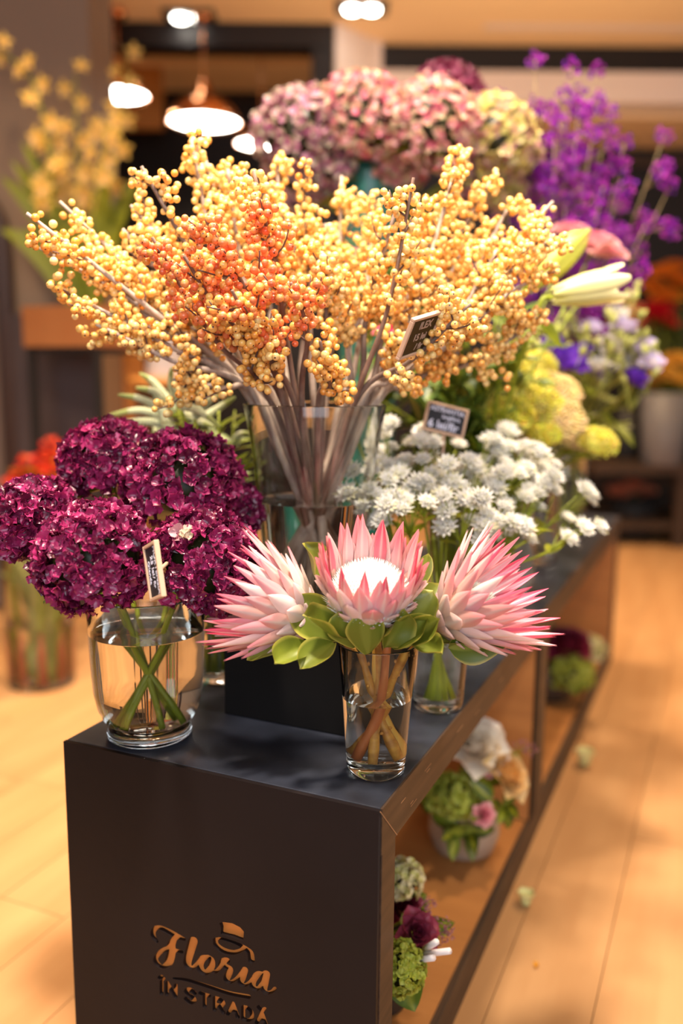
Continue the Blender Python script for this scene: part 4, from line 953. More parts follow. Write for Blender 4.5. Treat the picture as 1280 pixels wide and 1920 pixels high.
for i, (x, y, d, s, k, lab) in enumerate(((1110, 462, 1.72, .045, 'pink', 'big pale pink rose behind the lily buds'), (1068, 438, 1.76, .036, 'pink', 'smaller pink rose half hidden by the green lily bud'), (1140, 480, 1.78, .034, 'pink', 'pink rose at the right of the pale pink group'),
        (735, 628, 1.5, .028, 'hot', 'hot pink rose glimpsed behind the chalk sign in the berries'), (850, 625, 1.5, .03, 'hot', 'hot pink rose right of the chalk sign in the berries'), (655, 490, 1.6, .035, 'pink', 'pink rose glimpsed through the middle of the berries'), (860, 500, 1.62, .03, 'hot', 'hot pink rose glimpsed through the upper berries'))):
    bloom('rose', lab, 'flower', at(x, y, d), ROSE[k], s, LIV+V((.02*math.cos(i), .02*math.sin(i), .016)), mids=[LIV+V((.03*math.cos(i), .03*math.sin(i), .28))], group='roses in the middle glass')

# ------------------------------------------------------------------ yellow-green umbels
def umbel_mesh(seed, c0, c1, n=260):
    q = random.Random(seed); mb = MB()
    for i in range(n):
        z = 1-0.95*(i+.5)/n; a = i*2.399963; s = math.sqrt(max(0, 1-z*z)); k = q.uniform(.86, 1.04)
        p = V((s*math.cos(a), s*math.sin(a), z*.62))*k; c = tuple(x+(y-x)*q.random() for x, y in zip(c0, c1)); vs, fs = ICO0
        mb.add([p+V(v)*q.uniform(.055, .085) for v in vs], fs, col=c)
    for i in range(14):
        a = i*2.4; s = .75*math.sqrt((i+.5)/14); mb.tube([(0, 0, -.75), (s*math.cos(a), s*math.sin(a), .1)], .02, 4, col=G_OLIVE)
    return mb.mesh('flower_head', M['petal'])
UM = {'yg': umbel_mesh(1, (0.68, 0.60, 0.05), (0.86, 0.78, 0.17)), 'pk': umbel_mesh(2, (0.82, 0.72, 0.22), (0.84, 0.56, 0.34)), 'gr': umbel_mesh(3, (0.58, 0.55, 0.025), (0.80, 0.74, 0.10))}
UMB = [(905, 735, 1.62, 62, 'yg'), (975, 725, 1.70, 60, 'yg'), (950, 785, 1.58, 52, 'gr'), (1000, 760, 1.64, 55, 'yg'), (1045, 790, 1.64, 55, 'pk'), (1040, 740, 1.74, 52, 'pk'), (1005, 685, 1.80, 42, 'yg'), (1120, 832, 1.66, 40, 'yg'), (880, 770, 1.66, 44, 'gr'), (1075, 820, 1.70, 40, 'pk'), (1020, 815, 1.60, 34, 'gr')]
row = []
for i, (x, y, d, rp, k) in enumerate(UMB):
    hp = at(x, y, d); a = math.atan2(hp.y-UV_.y, hp.x-UV_.x); f0 = UV_+V((-.03*math.cos(a), -.03*math.sin(a), .014)); ax = V((0, 0, 1))-F*.55+V((math.cos(a), math.sin(a), 0))*.25
    o = bloom('umbel', '', 'flower', hp, UM[k], rp*d/FPX, f0, ax, 'yellow-green flower heads', [UV_+V((.045*math.cos(a), .045*math.sin(a), .23))], nl=3, lsize=.07, rad=.0032)
    row.append((o, x))
label_row(row, 'domed yellow-green flower head behind the white astrantia, {}')

# ------------------------------------------------------------------ lisianthus, violet and white
def cup_mesh(name, seed, cin, cout, n=10):
    q = random.Random(seed); mb = MB()
    for i in range(n):
        a = i*2.399963; s = i/(n-1); ti = 1.25-.75*s; rad = V((math.cos(a), math.sin(a), 0)); d = rad*math.cos(ti)+V((0, 0, math.sin(ti)))
        blade(mb, 1.0, 0.9, 'round', .25, -.15*s, cin, cout, None, 6, 6, .05, TR(rad*.12, frame(d, -rad)), ph=q.uniform(0, 6))
    mb.tube([(0, 0, .1), (0, 0, .42)], [.1, .13], 6, col=(0.75, 0.7, 0.2)); mb.ball((0, 0, -.02), .18, col=G_OLIVE)
    return mb.mesh(name, M['petal'])
LIS = {'v': cup_mesh('flower_head', 1, (0.30, 0.10, 0.55), (0.115, 0.02, 0.50)), 'w': cup_mesh('flower_head', 2, (0.62, 0.62, 0.42), (0.82, 0.78, 0.80)), 'l': cup_mesh('flower_head', 3, (0.62, 0.60, 0.55), (0.55, 0.45, 0.75))}
mb = MB(); mb.lathe([(0, 0), (.22, .1), (.34, .4), (.28, .8), (.08, 1.15), (0, 1.2)], 10, col=(0.55, 0.56, 0.16)); BUD = mb.mesh('bud', M['petal'])
LSL = [(1060, 690, 1.82, 34, 'v'), (1092, 668, 1.88, 22, 'v'), (1035, 660, 1.86, 26, 'v'), (1185, 720, 1.9, 26, 'v'), (1130, 705, 1.94, 22, 'v'), (1140, 655, 1.9, 24, 'w'), (1165, 625, 1.95, 26, 'l'), (1200, 660, 1.94, 26, 'l'), (1215, 690, 1.9, 26, 'l'), (1120, 695, 1.86, 22, 'w'), (1155, 600, 1.98, 22, 'w'), (1105, 625, 1.94, 22, 'l'), (1180, 690, 1.96, 22, 'w'), (1060, 615, 1.98, 20, 'w')]
row = []
for i, (x, y, d, rp, k) in enumerate(LSL):
    hp = at(x, y, d); a = i*2.4; f0 = LV+V((.03*math.cos(a), .03*math.sin(a), .014))
    o = bloom('lisianthus', '', 'flower', hp, LIS[k], rp*d/FPX*1.25, f0, V((0, 0, .8))-F*.7+V((math.cos(a), math.sin(a), 0))*.3, 'violet and white lisianthus', [LV+V((.05*math.cos(a), .05*math.sin(a), .27))], nl=4, lsize=.07, stem='pale_stem')
    fo = V(f0)
    for kk in range(4):
        bp = hp + V((R.uniform(-.05, .05), R.uniform(-.05, .05), R.uniform(0, .075))); part('bud', BUD, o, TR(bp-fo, frame(bp-hp+V((0, 0, .04)), rdir()), .022)); mb = MB(); mb.tube(bez(hp-fo-V((0, 0, .06)), (hp+bp)/2-fo+V((0, 0, -.03)), bp-fo, 5), .0013, 5); part('stalk', mb.mesh('stalk', M['pale_stem']), o)
    row.append((o, x, k))
label_row([(o, x) for o, x, k in row if k == 'v'], 'deep violet lisianthus flower at the far end of the table, {}')
label_row([(o, x) for o, x, k in row if k == 'w'], 'white lisianthus flower at the far end of the table, {}')
label_row([(o, x) for o, x, k in row if k == 'l'], 'pale lilac lisianthus flower at the far end of the table, {}')
row = []
for i, (x, y, d) in enumerate(((1090, 760, 1.85), (1140, 760, 1.9), (1180, 790, 1.92), (1150, 820, 1.86), (1200, 640, 2.0), (1100, 700, 1.95))):
    row.append((leafy('', LV+V((.03*math.cos(i), .03*math.sin(i), .014)), at(x, y, d), 12, .085, .036, (0.20, 0.23, 0.02), 'ovate', 'lisianthus foliage', 130+i, .5, stem='pale_stem', mid=LV+V((.05*math.cos(i), .05*math.sin(i), .27))), x))
label_row(row, 'yellowish green leafy stem among the lisianthus, {}')

# ------------------------------------------------------------------ purple statice
SR = random.Random(17)
def clump(seed, n, cols, pr=.26):
    q = random.Random(seed); mb = MB()
    for i in range(n):
        d = V((q.gauss(0, 1), q.gauss(0, 1), q.gauss(0, 1))).normalized(); p = d*q.uniform(.35, .95); c = q.choice(cols)
        for k in range(3):
            dd = (d+V((q.uniform(-1, 1), q.uniform(-1, 1), q.uniform(-1, 1)))*.7).normalized(); blade(mb, pr*1.5, pr*1.2, 'round', .2, 0, c, c, None, 3, 3, 0, TR(p, frame(dd, rdir())))
    return mb.mesh('flower_cluster', M['petal'])
STC = [clump(900+i, 26, [(0.31, 0.015, 0.42), (0.42, 0.03, 0.46), (0.22, 0.014, 0.44), (0.46, 0.05, 0.44)]) for i in range(4)]
STM = [(1003, 112, 1.9, .5), (1072, 125, 1.9, .7), (1120, 132, 1.95, .4), (1060, 180, 1.9, 1.0), (1015, 205, 1.92, 1.2), (1085, 200, 1.9, 1.2), (990, 240, 1.95, 1.2), (1110, 250, 1.92, 1.0), (1040, 260, 1.88, 1.3), (1020, 320, 1.9, 1.2), (1085, 290, 1.95, 1.0), (1170, 270, 2.0, .7), (1245, 255, 2.05, .6), (1170, 310, 2.0, .7), (1255, 350, 2.05, .5), (1210, 420, 2.05, .5), (940, 180, 2.05, .5), (1130, 350, 1.95, .8), (1000, 400, 1.9, 1.0), (1060, 380, 1.92, 1.0), (965, 330, 1.95, 1.0), (1140, 210, 1.95, .9), (1050, 225, 1.86, 1.3), (975, 215, 2.0, .9)]
row = []
M['tan_stem'] = mat('dry_tan_stem', (0.36, 0.26, 0.12), 0.6)
for i, (x, y, d, dn) in enumerate(STM):
    top_ = at(x, y, d); a = math.atan2(top_.y-SP.y, top_.x-SP.x); f0 = SP+V((-.03*math.cos(a), -.03*math.sin(a), .014)); lip = SP+V((.05*math.cos(a), .05*math.sin(a), .37)); fork = lip.lerp(top_, .5)
    t = thing('statice', '', 'flower', f0, 'purple statice'); O = Matrix.Translation(-f0)
    mb = MB(); pts = poly([f0, lip, fork+V((0, 0, -.01)), top_], 18); mb.tube(pts, .0015, 6)
    cl = [(top_, .021)]
    for k in range(int(15*dn)+3):
        s = SR.uniform(.55, .98); ii = min(16, int(s*17)); p = pts[ii]; q = p+V((SR.uniform(-1, 1), SR.uniform(-1, 1), SR.uniform(-.2, 1)))*.055*(1.3-s*.5+dn*.3); mb.tube(bez(p, (p+q)/2, q, 4), .0009, 4); cl.append((q, SR.uniform(.015, .026)))
    part('stem', mb.mesh('stem', M['tan_stem']), t, O)
    for p, s in cl: part('flower_cluster', SR.choice(STC), t, TR(p-f0, frame(rdir(), rdir()), s))
    row.append((t, x))
label_row(row, 'purple statice spray behind the faded hydrangeas, its tip {}')

# ------------------------------------------------------------------ orchid planter on its stand
OC = V((-1.84, 1.78, 0))
t = thing('plant_stand', 'slim dark metal stand under the copper coloured orchid planter', 'stand', OC)
hw = 0.145
for sx in (-1, 1):
    for sy in (-1, 1):
        mb = MB(); mb.box((sx*hw-.012, sy*hw-.012, 0.0005), (sx*hw+.012, sy*hw+.012, 1.03)); part('leg', mb.mesh('leg', M['dark_metal'], False), t)
for a, b in (((-hw-.012, -hw-.012, 1.0305), (hw+.012, -hw+.012, 1.05)), ((-hw-.012, hw-.012, 1.0305), (hw+.012, hw+.012, 1.05)), ((-hw-.012, -hw+.0125, 1.0305), (-hw+.012, hw-.0125, 1.05)), ((hw-.012, -hw+.0125, 1.0305), (hw+.012, hw-.0125, 1.05))):
    mb = MB(); mb.box(a, b); part('rail', mb.mesh('rail', M['dark_metal'], False), t)
M['copper_paint'] = mat('copper_paint', (0.55, 0.22, 0.08), 0.42, metal=0.35, noise=(8, .5, (0.48, 0.17, 0.06)))
t = thing('square_planter', 'square copper coloured planter of yellow orchids on the dark stand', 'planter', OC+V((0, 0, 1.0505)))
P_ = .165
for nm, a, b in (('wall', (-P_, -P_, 0), (P_, -P_+.006, .14)), ('wall', (-P_, P_-.006, 0), (P_, P_, .14)), ('wall', (-P_, -P_+.0062, 0), (-P_+.006, P_-.0062, .14)), ('wall', (P_-.006, -P_+.0062, 0), (P_, P_-.0062, .14)), ('base', (-P_+.0065, -P_+.0065, 0.001), (P_-.0065, P_-.0065, .006)), ('soil', (-P_+.0065, -P_+.0065, .0062), (P_-.0065, P_-.0065, .12))):
    mb = MB(); mb.box(a, b); part('side_panel' if nm == 'wall' else nm, mb.mesh(nm, M['sub' if nm == 'soil' else 'copper_paint'], False), t)
def orchid_mesh(seed):
    q = random.Random(seed); mb = MB(); c = (0.82, 0.54, 0.09); c2 = (0.86, 0.64, 0.20)
    for k in range(5):
        a = PI/2+k*2*PI/5; d = V((math.cos(a), math.sin(a), .25)).normalized(); blade(mb, 1.0, .52, 'ovate', .15, -.1, c, c2, None, 5, 6, .02, frame(d, V((0, 0, 1))))
    blade(mb, .7, .5, 'round', .4, -.4, (0.72, 0.36, 0.14), (0.85, 0.70, 0.40), None, 5, 5, .03, TR((0, 0, .05), frame(V((0, -.7, .7)), V((0, 0, 1))))); mb.tube([(0, 0, 0), (0, .1, .3)], .09, 6, col=c2)
    return mb.mesh('orchid_flower', M['petal'])
OM = [orchid_mesh(i) for i in range(2)]
OSP = [([(150, 575), (110, 420), (88, 260), (60, 150), (-5, 90)], 3.05, .36), ([(150, 575), (150, 450), (145, 300), (140, 140)], 3.15, .42), ([(155, 575), (190, 440), (222, 260), (238, 110)], 3.2, .45), ([(150, 575), (165, 430), (190, 300), (205, 235)], 3.05, .5), ([(140, 575), (105, 450), (100, 330), (95, 250)], 3.1, .5)]
row = []
ORR = random.Random(4)
for i, (pp, d, s0) in enumerate(OSP):
    f0 = OC+V((.03*math.cos(i*1.3), .03*math.sin(i*1.3), 1.165)); pts = poly([f0]+[at(x, y, d) for x, y in pp[1:]], 30)
    t = thing('orchid', '', 'flower', f0, 'yellow orchids'); mb = MB(); mb.tube([p-f0 for p in pts], [.006*(1-.6*k/29) for k in range(30)], 7); part('stem', mb.mesh('stem', M['stem']), t)
    n = 10
    for k in range(n):
        s = s0+(1-s0)*k/(n-1); p = pts[min(29, int(s*29))]; sd = RT*(.03 if k % 2 else -.03)-F*.02+V((0, 0, ORR.uniform(-.01, .02)))
        part('orchid_flower', ORR.choice(OM), t, TR(p+sd-f0, frame(-F*.8+RT*ORR.uniform(-.6, .6)+UP*ORR.uniform(-.4, .3), UP), .040*(1.15-.5*(s-s0))))
    for k, (tx, ty) in enumerate(([(0, 330), (40, 265)], [(20, 300), (200, 330)], [(250, 350), (260, 330)], [(60, 400), (0, 430)], [(40, 430), (230, 420)])[i]):
        e = at(tx, ty, d); mdp = (f0+e)/2+V((0, 0, .12)); cur = bez(f0, mdp, e, 12); mb = MB(); L_ = len(cur)
        vs = []; fs = []
        for j, p in enumerate(cur):
            tg = (cur[min(j+1, 11)]-cur[max(j-1, 0)]).normalized(); sd = tg.cross(F).normalized(); wd = .036*min(1, .4+j/5)*(1-(j/11)**4)+.001
            vs += [p-sd*wd-f0, p-f0-F*-.004, p+sd*wd-f0]
        for j in range(11):
            for z in range(2): fs.append((j*3+z, j*3+z+1, j*3+z+4, j*3+z+3))
        mb.add(vs, fs, 0, (0.26, 0.29, 0.012)); part('leaf', mb.mesh('leaf', M['leaf']), t)
    row.append((t, pp[-1][0]))
label_row(row, 'yellow orchid with strap leaves in the copper planter, its tip {}')
# white pot on a stool behind the veronica
t = thing('stool', 'small wooden stool under the white tapered pot behind the veronica', 'stool', at(310, 705, 3.1)*1)
c = at(310, 706, 3.1); t.location = (c.x, c.y, 0)
mb = MB(); mb.lathe([(0, c.z-.032), (.13, c.z-.032), (.13, c.z-.002), (0, c.z-.002)], 32); part('seat', mb.mesh('seat', M['orange_wood']), t)
for k in range(4):
    a = PI/4+k*PI/2; mb = MB(); mb.tube([(.13*math.cos(a), .13*math.sin(a), 0.0005), (.09*math.cos(a), .09*math.sin(a), c.z-.033)], .012, 8); part('leg', mb.mesh('leg', M['dark_metal']), t)
pot('tapered_pot', 'grey white tapered ceramic pot on a stool behind the veronica', V((c.x, c.y, c.z-.0015)), [(.068, 0), (.07, .004), (.045, .17), (.052, .19)], 'ceramic')

# ------------------------------------------------------------------ floor vase flowers
row = []
FR = random.Random(8)
for i, (x, y) in enumerate(((55, 885), (95, 868), (75, 900), (120, 890), (105, 850), (40, 905))):
    hp = at(x, y, 2.72+.03*(i % 3)); a = i*1.1; f0 = FV+V((.05*math.cos(a), .05*math.sin(a), .022))
    row.append((bloom('gerbera', '', 'flower', hp, clump(950+i, 46, [(0.85, 0.07, 0.02), (0.80, 0.14, 0.03), (0.75, 0.04, 0.02)]) if i < 2 else bpy.data.meshes['flower_cluster.00%d' % (4+i % 2)], .050, f0, None, 'red flowers in the floor vase', [FV+V((.08*math.cos(a), .08*math.sin(a), .43))], nl=4, lsize=.12, rad=.006, lw=.35), x))
label_row(row, 'orange red flower head in the tall floor vase, {}')
row = []
for i in range(9):
    a = i*.75; f0 = FV+V((.05*math.cos(a+3), .05*math.sin(a+3), .022)); tp_ = FV+V((.08*math.cos(a), .08*math.sin(a), .40+.03*(i % 3)))
    t = leafy('', f0, tp_, 5, .20, .04, (0.46, 0.44, 0.16), 'strap', 'leafy stems in the floor vase', 170+i, .12, stem='pale_stem', rad=.006, spread=.25, up=.5); row.append((t, px(tp_)[0]))
label_row(row, 'pale green strap leaved stem in the tall floor vase, {}')
M['red_stem'] = mat('reddish_stalk', (0.42, 0.11, 0.05), 0.5)
for i in range(8):
    a = i*.785; t = thing('rhubarb_stalk', 'reddish stalk at the foot of the floor vase, ' + ('at its right edge', 'behind right', 'at the back', 'behind left', 'at its left edge', 'in front at the left', 'at the very front', 'in front at the right')[i], 'stalk', FV+V((.07*math.cos(a), .07*math.sin(a), .022)), 'reddish stalks in the floor vase')
    mb = MB(); mb.tube([(0, 0, 0), (.006*math.cos(a), .006*math.sin(a), .10), (.01*math.cos(a), .01*math.sin(a), .16)], [.012, .011, .004], 8); part('stalk', mb.mesh('stalk', M['red_stem']), t)

# ------------------------------------------------------------------ arrangements under the table
GRN = [floret_mesh('floret', 1.0, 'petal', 600+i, .3, anti((0.42, 0.46, 0.05), (0.50, 0.52, 0.10), (0.36, 0.40, 0.04))) for i in range(2)]
VIB = [floret_mesh('floret', 1.0, 'petal', 620+i, .3, anti((0.68, 0.62, 0.30), (0.60, 0.58, 0.18), (0.74, 0.66, 0.42))) for i in range(2)]
P1 = V((-0.10, 0.25, .0662)); pot('flower_pot', 'dark pot of wine red and green flowers at the front of the near bay', P1, [(.045, 0), (.05, .005), (.058, .10)], 'dark_pot')
F1 = P1+V((0, 0, .10))
hydrangea('viburnum', 'cream and green viburnum head above the wine red rose under the table', at(752, 1650, 1.28), .030, F1, VIB, .0095, 60, .8, leaves=1, seed=71, leafcol=G_MID)
bloom('rose', 'open wine red rose under the table by the front upright', 'flower', at(778, 1750, 1.17), ROSE['wine2'], .028, F1, -F*.8+UP*.5+RT*.3)
bloom('rose', 'small wine red rose behind the open one under the table', 'flower', at(755, 1705, 1.27), ROSE['wine'], .028, F1, -F*.5+UP*.8)
t = hydrangea('green_trick', 'fluffy lime green ball flower low beside the front upright', at(748, 1815, 1.13), .031, F1, GRN, .0085, 110, .95, leaves=0, seed=72, zmin=-.9)
for i, (bx_, by_, tx, ty, lab) in enumerate(((755, 1830, 775, 1895, 'large green leaf hanging below the lime green ball'), (790, 1735, 850, 1735, 'green leaf spreading right of the wine red rose'), (765, 1690, 800, 1680, 'green leaf above the wine red rose'))):
    t = thing('leaf_sprig', lab, 'foliage', F1); b_, e_ = at(bx_, by_, (1.16, 1.26, 1.28)[i]), at(tx, ty, (1.13, 1.24, 1.28)[i]); mb = MB(); mb.tube(bez(V((0, 0, 0)), (b_-F1)*.5, b_-F1, 6), .002, 5); part('stem', mb.mesh('stem', M['stem']), t)
    part('leaf', leaf_mesh('leaf', (e_-b_).length, .045 if i == 0 else .03, 'ovate', (0.12, 0.19, 0.02), mid=G_YEL), t, TR(b_-F1, frame(e_-b_, -F)))
M['white_wood'] = mat('whitewashed_wood', (0.78, 0.70, 0.68), 0.6)
for i, (x0, y0, x1, y1, lab) in enumerate(((785, 1790, 843, 1783, 'longest whitewashed stick under the wine red rose'), (780, 1800, 812, 1796, 'short whitewashed stick below the longest one'), (795, 1780, 818, 1766, 'slanting whitewashed stick above the longest one'))):
    b_, e_ = at(x0, y0, 1.15), at(x1, y1, 1.11); t = thing('stick', lab, 'stick', b_); mb = MB(); mb.tube([(0, 0, 0), (e_-b_)], .0042, 8); part('shaft', mb.mesh('shaft', M['white_wood']), t)
PKC = clump(960, 20, [(0.45, 0.18, 0.22), (0.36, 0.16, 0.18), (0.50, 0.26, 0.26)], .22)
for i, (x, y, lab) in enumerate(((825, 1740, 'dusty pink waxflower sprig right of the wine red rose'), (780, 1810, 'dusty pink waxflower sprig beside the white sticks'), (810, 1700, 'dusty pink waxflower sprig above the wine red rose'))):
    h = at(x, y, 1.20); spray('waxflower', lab, 'flower', F1, F1.lerp(h, .5), F1.lerp(h, .8), [h+rdir()*.014 for _ in range(6)], [PKC], .0085, None, nl=2, partname='flower_cluster', lsize=.02)
# middle arrangement in a concrete bowl
P2 = V((-0.095, 0.70, .0662)); pot('concrete_bowl', 'round pale concrete bowl of peach and white flowers in the near bay', P2, [(.045, 0), (.058, .008), (.068, .04), (.066, .075), (.060, .095)], 'concrete')
F2 = P2+V((0, 0, .09))
bloom('rose', 'big ruffled white flower at the top of the concrete bowl', 'flower', at(888, 1402, 1.62), ROSE['white'], .058, F2, -F*.7+UP*.7+RT*.1)
bloom('rose', 'peach coloured rose at the right of the concrete bowl', 'flower', at(945, 1452, 1.60), ROSE['peach'], .046, F2, -F*.6+UP*.5+RT*.6)
bloom('rose', 'small pink rosebud low at the rim of the concrete bowl', 'flower', at(905, 1527, 1.55), ROSE['pink'], .020, F2, -F*.9+UP*.2+RT*.2)
bloom('rose', 'second pink rosebud between the white and the peach flower', 'flower', at(912, 1440, 1.62), ROSE['pink'], .016, F2, -F*.9+UP*.4)
hydrangea('hydrangea', 'green hydrangea head at the left of the concrete bowl', at(845, 1495, 1.60), .044, F2, GRN, .012, 90, .85, leaves=2, seed=73)
hydrangea('hydrangea', 'small green hydrangea head in the middle of the concrete bowl', at(880, 1475, 1.63), .030, F2, GRN, .011, 60, .85, leaves=1, seed=74)
for i, (x, y, s) in enumerate(((920, 1500, .05), (850, 1560, .05), (880, 1560, .05), (950, 1510, .045), (810, 1520, .05), (830, 1545, .05))):
    h = at(x, y, 1.56+.01*i); t = thing('leaf_sprig', '', 'foliage', F2, 'leaf sprigs of the concrete bowl'); t['label'] = 'green leaf sprig in the concrete bowl, ' + ('right of the pink rosebud', 'hanging over the rim at the left', 'hanging over the rim in front', 'at the far right below the peach rose', 'at the far left', 'left, below the green hydrangea')[i]
    mb = MB(); mb.tube(bez(V((0, 0, 0)), (h-F2)*.5+V((0, 0, .02)), h-F2, 6), .0018, 5); part('stem', mb.mesh('stem', M['stem']), t)
    for k in range(4): part('leaf', leaf_mesh('leaf', s, s*.5, 'ovate', G_MID if k % 2 else G_DARK, mid=G_YEL), t, TR(h-F2, frame(rdir()+V((0, 0, -.3))-F*.5, -F+UP*.4)))
spray('waxflower', 'pink flowering twig reaching to the right of the concrete bowl', 'flower', F2, F2.lerp(at(960, 1420, 1.62), .6), at(960, 1420, 1.62), [at(985, 1400, 1.6), at(970, 1395, 1.6), at(995, 1405, 1.6)], [PKC], .012, None, nl=1, partname='flower_cluster', lsize=.02)
# far bay
P3 = V((-0.10, 1.58, .0662)); pot('flower_pot', 'brown pot of dark red and green flowers in the far bay', P3, [(.05, 0), (.056, .005), (.066, .11)], 'dark_edge')
F3 = P3+V((0, 0, .10))
bloom('rose', 'dark red rose in the far bay of the table', 'flower', at(1063, 1212, 2.45), ROSE['wine'], .065, F3)
hydrangea('hydrangea', 'green hydrangea head in the far bay of the table', at(1070, 1262, 2.42), .055, F3, GRN, .016, 70, .85, leaves=3, seed=75)
hydrangea('viburnum', 'pale cream viburnum head in the far bay of the table', at(1100, 1218, 2.5), .045, F3, VIB, .014, 60, .85, leaves=1, seed=76)
leafy('dark green leafy sprig behind the red rose of the far bay', F3, at(1045, 1190, 2.5), 8, .07, .03, G_DARK, 'ovate', None, 190)

# ------------------------------------------------------------------ bits on the floor
def floor_bit(name, label, x, y, r, cols, n):
    c = on_z(x, y, 0.0); t = thing(name, label, 'petal' if n < 3 else 'bud', c); mb = MB()
    for k in range(n):
        a = k*2.4; d = V((math.cos(a), math.sin(a), .9)).normalized(); blade(mb, r*1.7, r*1.5, 'round', .4, .2, cols[k % len(cols)], cols[(k+1) % len(cols)], None, 5, 6, .02, TR((0, 0, r*.35), frame(d, -V((math.cos(a), math.sin(a), 0)))))
    mb.ball((0, 0, r*.62), r*.6, col=cols[0]); part('petals', mb.mesh('petals', M['petal']), t)
floor_bit('fallen_bud', 'pale green bud lying on the floor nearest the table rail', 985, 1698, .016, [(0.78, 0.76, 0.34), (0.84, 0.82, 0.48)], 6)
floor_bit('fallen_bud', 'fallen cream green blossom lying on the floor beyond the near bay', 1095, 1436, .024, [(0.80, 0.76, 0.32), (0.86, 0.82, 0.50)], 7)
floor_bit('fallen_petal', 'tiny orange petal lying on the floor below the pale bud', 1004, 1815, .005, [(0.75, 0.36, 0.02)], 2)

# ------------------------------------------------------------------ plant rack at the back right
rk = room(1.93, 4.9, 0); rz = .47
t = thing('plant_rack', 'dark wooden rack carrying potted flowers against the dark back wall', 'rack', rk)
def rpart(nm, u0, u1, v0, v1, z0, z1, m='dark_edge'):
    mb = room_box(u0, u1, v0, v1, z0, z1); part(nm, mb.mesh(nm, M[m], False), t, Matrix.Translation(-rk))
rpart('shelf', 1.40, 3.0, 4.85, 5.5, rz-.05, rz); rpart('shelf', 1.42, 3.0, 4.9, 5.5, .10, .14)
for u in (1.44, 1.88, 2.92): rpart('leg', u, u+.06, 4.87, 4.93, 0.0005, rz-.0505) if u != 1.44 else rpart('leg', u, u+.06, 5.4, 5.46, 0.0005, rz-.0505)
rpart('crossbar', 1.45, 2.9, 5.42, 5.45, .25, .33)
BK = [(1240, 858, 4.95, .13, .40, 'grey_pot', 'grey zinc pot of yellow flowers on the dark rack', 'yellow', [(1240, 700), (1270, 680), (1225, 720), (1262, 715), (1285, 705)], 'yellow rose in the grey zinc pot, {}'),
      (1225, 862, 5.3, .08, .36, 'dark_pot', 'dark pot of red roses at the back of the rack', 'red', [(1220, 590), (1245, 585), (1218, 612), (1248, 605), (1232, 575)], 'red rose at the back of the rack, {}'),
      (1275, 862, 5.4, .09, .40, 'dark_pot', 'tall dark pot of orange flowers at the back of the rack', 'orange', [(1240, 515), (1265, 505), (1255, 545), (1280, 530), (1225, 540), (1270, 560), (1245, 560)], 'orange flower at the back of the rack, {}'),
      (1172, 862, 5.3, .08, .30, 'dark_pot', 'dark pot of coral flowers at the left end of the rack', 'coral', [(1165, 590), (1185, 580), (1160, 612), (1190, 608)], 'coral flower at the left end of the rack, {}')]
for (x, y, d, r, h, m, lab, k, heads, fmt) in BK:
    c = at(x, y, d); c.z = rz+.0005; pot('flower_pot', lab, c, [(r*.8, 0), (r*.85, .01), (r, h)], m); row = []
    for j, (hx, hy) in enumerate(heads):
        row.append((bloom('rose', '', 'flower', at(hx, hy, d-.05+.05*(j % 3)), ROSE[k], .062 if k in ('red', 'coral') else .085, c+V((.02*math.cos(j*2), .02*math.sin(j*2), h*.86)), None, k+' flowers on the rack', nl=4, lsize=.13, rad=.006), hx))
    label_row(row, fmt)
c = on_z(1183, 1003, 0); c.z = .0005
pot('flower_pot', 'dark floor pot of coral flowers beside the far end of the table', c, [(.11, 0), (.115, .01), (.135, .24)], 'dark_pot')
row = [(bloom('rose', '', 'flower', at(x, y, 5.35+.05*j), ROSE['coral'], .075, c+V((.02*j-.03, 0, .2)), None, 'coral flowers in the floor pot', nl=3, lsize=.1, rad=.006), x) for j, (x, y) in enumerate(((1160, 925), (1185, 915), (1205, 922), (1172, 935)))]
label_row(row, 'coral flower in the dark floor pot, {}')

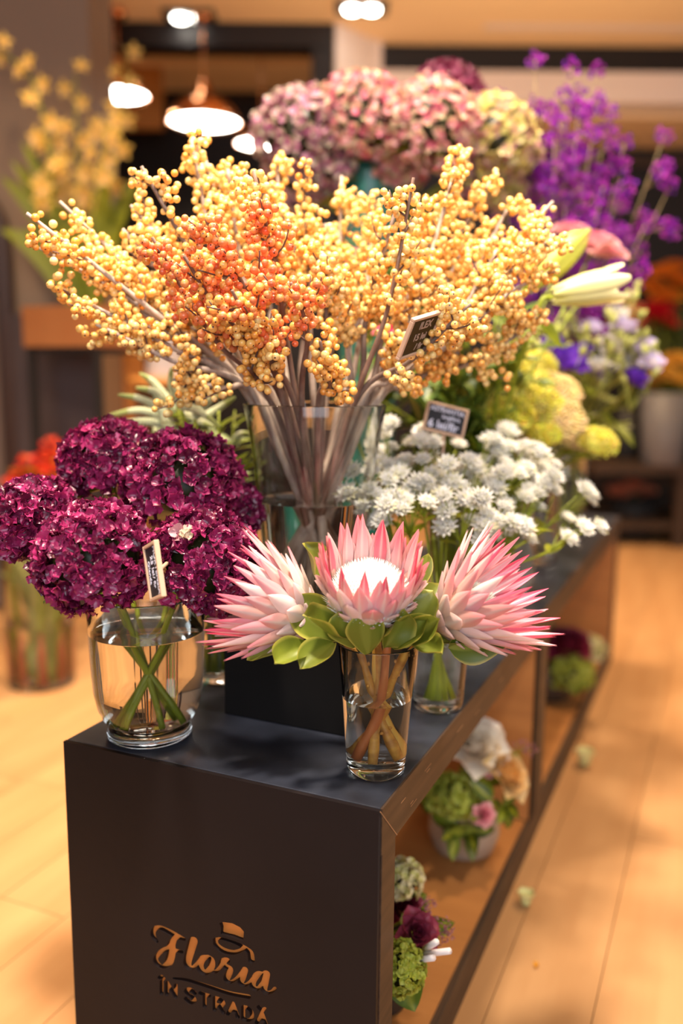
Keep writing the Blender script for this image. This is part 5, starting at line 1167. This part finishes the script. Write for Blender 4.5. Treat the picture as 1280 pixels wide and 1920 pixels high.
# ------------------------------------------------------------------ chalk price tags
M['tag_wood'] = mat('pale_tag_wood', (0.62, 0.40, 0.27), 0.6)
M['slate'] = mat('slate_black', (0.018, 0.017, 0.024), 0.6)
M['slate_b'] = mat('slate_brown', (0.060, 0.038, 0.012), 0.7, spec=0.2)
M['chalk'] = mat('chalk', (0.72, 0.72, 0.88), 0.8)
M['chalk_b'] = mat('chalk_warm', (0.46, 0.34, 0.27), 0.8)
def text_mesh(f, m):
    o = bpy.data.objects.new('tmp', f); COL.objects.link(o); bpy.context.view_layer.update()
    me = bpy.data.meshes.new_from_object(o.evaluated_get(bpy.context.evaluated_depsgraph_get())); bpy.data.objects.remove(o)
    me.materials.clear(); me.materials.append(m); return me
def tag(label, c, X, Y, w_, h_, lines, stake, slate='slate', chalk='chalk'):
    X = V(X).normalized(); Y = V(Y); Y = (Y-X*Y.dot(X)).normalized(); Z = X.cross(Y); rot = Matrix((X, Y, Z)).transposed()
    t = thing('price_tag', label, 'sign', c, None, rot); bw = .0038
    mb = MB(); mb.box((-w_/2+bw, -h_/2+bw, -.001), (w_/2-bw, h_/2-bw, .001)); part('slate', mb.mesh('slate', M[slate], False), t)
    for a, b in (((-w_/2, -h_/2, -.003), (w_/2, -h_/2+bw, .003)), ((-w_/2, h_/2-bw, -.003), (w_/2, h_/2, .003)), ((-w_/2, -h_/2+bw, -.003), (-w_/2+bw, h_/2-bw, .003)), ((w_/2-bw, -h_/2+bw, -.003), (w_/2, h_/2-bw, .003))):
        mb = MB(); mb.box(a, b); bevel(part('frame_strip', mb.mesh('frame_strip', M['tag_wood'], False), t), .0008)
    for s, x, y, sz in lines:
        f = bpy.data.curves.new('lettering', 'FONT'); f.body = s; f.size = sz; f.align_x = 'CENTER'; f.align_y = 'CENTER'; f.extrude = .0002; f.offset = sz*.022; f.resolution_u = 4
        part('lettering', text_mesh(f, M[chalk]), t, Matrix.Translation((x, y, .0013)))
    iv = rot.inverted(); mb = MB(); mb.tube([iv @ V((0, 0, -.0)) + V((0, 0, -.0045)), iv @ V(stake)+V((0, 0, -.0045))], .0024, 6); part('stake', mb.mesh('stake', M['tag_wood']), t)
tag('chalk price tag standing in the white astrantia', at(835, 787, 1.36), RT*.95-UP*.21+F*.2, UP+RT*.1, .068, .046, [('ASTRANTIA', 0, .0135, .0105), ('longifora', .008, .0035, .0085), ('6 lei/fir', -.002, -.0105, .0175)], -UP*.09+RT*-.005)
tag('brownish chalk price tag leaning among the berry branches', at(786, 628, 1.06), RT*.60+UP*.32+F*.72, UP*.80+RT*.62, .064, .056, [('ILEX', 0.004, .014, .014), ('15 lei', 0, -.002, .013), ('/ fir', 0.006, -.016, .012)], F*.09-UP*.01, 'slate_b', 'chalk_b')
tag('small chalk price tag seen edge on between the two front hydrangeas', at(289, 1071, .955), -UP*.97+RT*.17-F*.15, RT*.5-F*.86, .062, .044, [('HORTENSIA', 0, .012, .0098), ('25 lei', -.006, .0, .010), ('/ fir', .012, .0, .009), ('Olanda', 0, -.012, .009)], F*.09+UP*.01)
